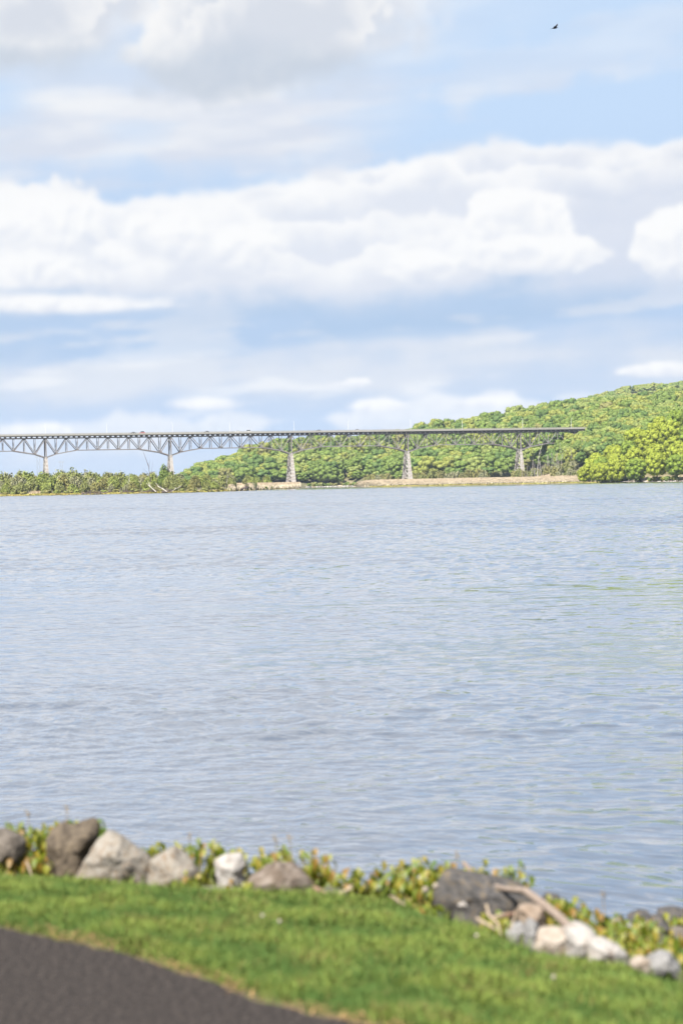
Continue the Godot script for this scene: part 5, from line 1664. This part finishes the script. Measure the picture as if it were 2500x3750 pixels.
# ---------------------------------------------------------------- everything
func make_materials() -> void:
	M.asphalt = textured(ramp_tex(41, 0.07, 5, [[0.0097, 0.0078, 0.0069], [0.0205, 0.0165, 0.0148], [0.0313, 0.0253, 0.0227], [0.043, 0.0347, 0.031], [0.08, 0.066, 0.057]]), 1.1, 0.92, bump_tex(42, 0.16, 3, 6.0), 0.9)
	M.steel = textured(ramp_tex(43, 0.012, 5, [[0.19, 0.10, 0.075], [0.18, 0.163, 0.155], [0.20, 0.195, 0.197], [0.29, 0.28, 0.27], [0.17, 0.168, 0.17]]), 0.12, 0.65)
	M.pier = textured(ramp_tex(44, 0.01, 5, [[0.28, 0.22, 0.18], [0.35, 0.325, 0.30], [0.40, 0.38, 0.355], [0.43, 0.41, 0.385]]), 0.1, 0.85)
	M.pier_stone = textured(ramp_tex(45, 0.02, 5, [[0.20, 0.135, 0.10], [0.27, 0.20, 0.155], [0.34, 0.27, 0.22]]), 0.12, 0.95)
	M.concrete = textured(ramp_tex(46, 0.02, 4, [[0.24, 0.23, 0.21], [0.30, 0.285, 0.265]]), 0.1, 0.9)
	M.rail = textured(ramp_tex(47, 0.02, 4, [[0.26, 0.25, 0.225], [0.33, 0.32, 0.285]]), 0.15, 0.8)
	M.lamp = plain(0.6, 0.6, 0.6, 0.5)
	M.pylon = plain(0.3, 0.32, 0.34, 0.7)
	M.car_white = plain(0.75, 0.75, 0.75, 0.25)
	M.car_silver = plain(0.45, 0.46, 0.47, 0.25)
	M.car_grey = plain(0.16, 0.16, 0.17, 0.3)
	M.car_dark = plain(0.03, 0.03, 0.035, 0.25)
	M.car_red = plain(0.5, 0.02, 0.04, 0.25)
	M.car_glass = plain(0.02, 0.025, 0.03, 0.08)
	M.tyre = plain(0.02, 0.02, 0.02, 0.9)
	M.green = leafy(0.166, 0.224, 0.055)
	M.lime = leafy(0.253, 0.267, 0.068)
	M.dark_green = leafy(0.115, 0.175, 0.052)
	M.pale_green = leafy(0.235, 0.272, 0.085)
	M.mid_green = leafy(0.155, 0.208, 0.054)
	M.brownish = leafy(0.205, 0.195, 0.075, 0.3)
	M.yellow_green = leafy(0.285, 0.32, 0.042)
	M.lime_bright = leafy(0.30, 0.34, 0.045)
	M.green_bright = leafy(0.20, 0.265, 0.04)
	M.willow = leafy(0.243, 0.254, 0.094)
	M.fresh = leafy(0.259, 0.291, 0.083)
	M.olive = leafy(0.259, 0.241, 0.094, 0.35)
	M.grey_green = leafy(0.276, 0.269, 0.162, 0.35)
	M.bark = plain(0.11, 0.095, 0.075)
	M.bare_wood = plain(0.36, 0.32, 0.28)
	M.grey_wood = plain(0.24, 0.22, 0.20)
	M.white_wood = plain(0.58, 0.54, 0.48)
	M.dark_wood = plain(0.13, 0.10, 0.085)
	M.reed = plain(0.63, 0.60, 0.50, 0.9, true)
	M.shore_grass = plain(0.40, 0.38, 0.17, 0.9, true)
	M.pale_stone = plain(0.5, 0.47, 0.43, 0.9, true)
	var rb := bump_tex(52, 0.03, 5, 9.0)
	var rk := func(seed_: int, cols: Array) -> StandardMaterial3D: return textured(ramp_tex(seed_, 0.011, 5, cols, 512), 2.6, 0.92, rb, 0.8)
	M.rock_brown = rk.call(61, [[0.04, 0.032, 0.024], [0.075, 0.06, 0.045], [0.10, 0.08, 0.058], [0.15, 0.118, 0.082]])
	M.rock_greybrown = rk.call(62, [[0.07, 0.06, 0.05], [0.115, 0.098, 0.082], [0.15, 0.13, 0.11]])
	M.rock_light = rk.call(63, [[0.13, 0.09, 0.06], [0.17, 0.145, 0.115], [0.215, 0.195, 0.165], [0.24, 0.225, 0.20], [0.17, 0.13, 0.095]])
	M.rock_light_brown = rk.call(64, [[0.08, 0.06, 0.045], [0.14, 0.112, 0.09], [0.20, 0.17, 0.145]])
	M.rock_white = rk.call(65, [[0.15, 0.115, 0.09], [0.27, 0.25, 0.23], [0.33, 0.315, 0.295], [0.22, 0.205, 0.19]])
	M.rock_cream = rk.call(66, [[0.19, 0.15, 0.115], [0.28, 0.24, 0.20], [0.32, 0.285, 0.245]])
	M.rock_grey = rk.call(67, [[0.12, 0.117, 0.114], [0.19, 0.185, 0.18], [0.25, 0.245, 0.24]])
	M.rock_slate = rk.call(68, [[0.03, 0.028, 0.0265], [0.06, 0.057, 0.056], [0.08, 0.076, 0.075], [0.13, 0.098, 0.062]])
	M.rock_tan = rk.call(69, [[0.17, 0.125, 0.09], [0.22, 0.17, 0.13], [0.26, 0.21, 0.165]])
	var lf := func(a: float, b: float, c: float) -> StandardMaterial3D:
		var m := plain(a, b, c, 0.5)
		m.metallic_specular = 0.4
		m.backlight_enabled = true
		m.backlight = Color(0.5, 0.55, 0.15)
		return m
	M.leaf_green = lf.call(0.085, 0.115, 0.012)
	M.leaf_lime = lf.call(0.145, 0.145, 0.015)
	M.leaf_gold = lf.call(0.18, 0.14, 0.016)
	M.leaf_bronze = lf.call(0.16, 0.085, 0.015)
	M.leaf_deep = lf.call(0.05, 0.09, 0.012)
	M.stem = plain(0.22, 0.17, 0.06)
	M.dry_stem = plain(0.24, 0.18, 0.10)
	M.dry_leaf = plain(0.26, 0.19, 0.09)
	M.drift = textured(ramp_tex(71, 0.03, 4, [[0.12, 0.09, 0.07], [0.20, 0.158, 0.128], [0.27, 0.22, 0.185]]), 4.0, 0.85, rb, 0.5)
	M.dry_wood = textured(ramp_tex(72, 0.03, 4, [[0.22, 0.17, 0.12], [0.36, 0.29, 0.21]]), 4.0, 0.85)
	M.rust_wood = textured(ramp_tex(73, 0.03, 4, [[0.15, 0.09, 0.065], [0.24, 0.155, 0.115]]), 4.0, 0.85)
	M.clover = plain(0.42, 0.38, 0.32)
	M.grass = leafy(0.19, 0.208, 0.09, 0.5)
	M.grass_dead = plain(0.40, 0.30, 0.20, 0.9, true)
	M.bird = plain(0.02, 0.02, 0.025, 0.8)

func _ready() -> void:
	rng.seed = 20240517
	# camera
	var cam := Camera3D.new()
	cam.name = "camera"
	cam.position = Vector3(0, CAM_H, 0)
	cam.rotation_degrees = Vector3(-0.8565, 0, -1.15)
	cam.fov = 28.86
	cam.near = 0.1
	cam.far = 9000.0
	var at := CameraAttributesPhysical.new()
	at.frustum_focal_length = 68.0
	at.frustum_near = 0.1
	at.frustum_far = 9000.0
	at.exposure_aperture = 2.8
	at.frustum_focus_distance = 900.0
	cam.attributes = at
	add_child(cam)
	cam.fov = 28.86
	# sky, sun, exposure
	var env := Environment.new()
	env.background_mode = Environment.BG_SKY
	env.sky = Sky.new()
	env.sky.sky_material = make_sky()
	env.tonemap_mode = Environment.TONE_MAPPER_LINEAR
	env.tonemap_exposure = EXPO
	env.sdfgi_enabled = true
	env.ssao_enabled = true
	env.ssil_enabled = true
	env.fog_enabled = true
	env.fog_density = 0.000032
	env.fog_light_color = Color(0.80, 0.88, 1.0)
	var we := WorldEnvironment.new()
	we.name = "world_environment"
	we.environment = env
	add_child(we)
	var sun := DirectionalLight3D.new()
	sun.name = "sun"
	sun.light_energy = 1.6
	sun.light_color = Color(1.0, 0.98, 0.95)
	sun.light_angular_distance = 0.5
	sun.shadow_enabled = true
	add_child(sun)
	sun.look_at_from_position(Vector3(-0.308, 0.788, 0.533), Vector3.ZERO)
	# the rest
	make_materials()
	unit_box = BoxMesh.new()
	make_land()
	make_water()
	make_bridge()
	make_pylons()
	make_protos()
	plant_hill()
	plant_scrub()
	plant_island()
	plant_riverside()
	make_reeds()
	make_driftwood()
	make_rocks()
	make_plants()
	make_litter()
	make_grass()
	make_bird()
	for k in protos:
		protos[k].free()
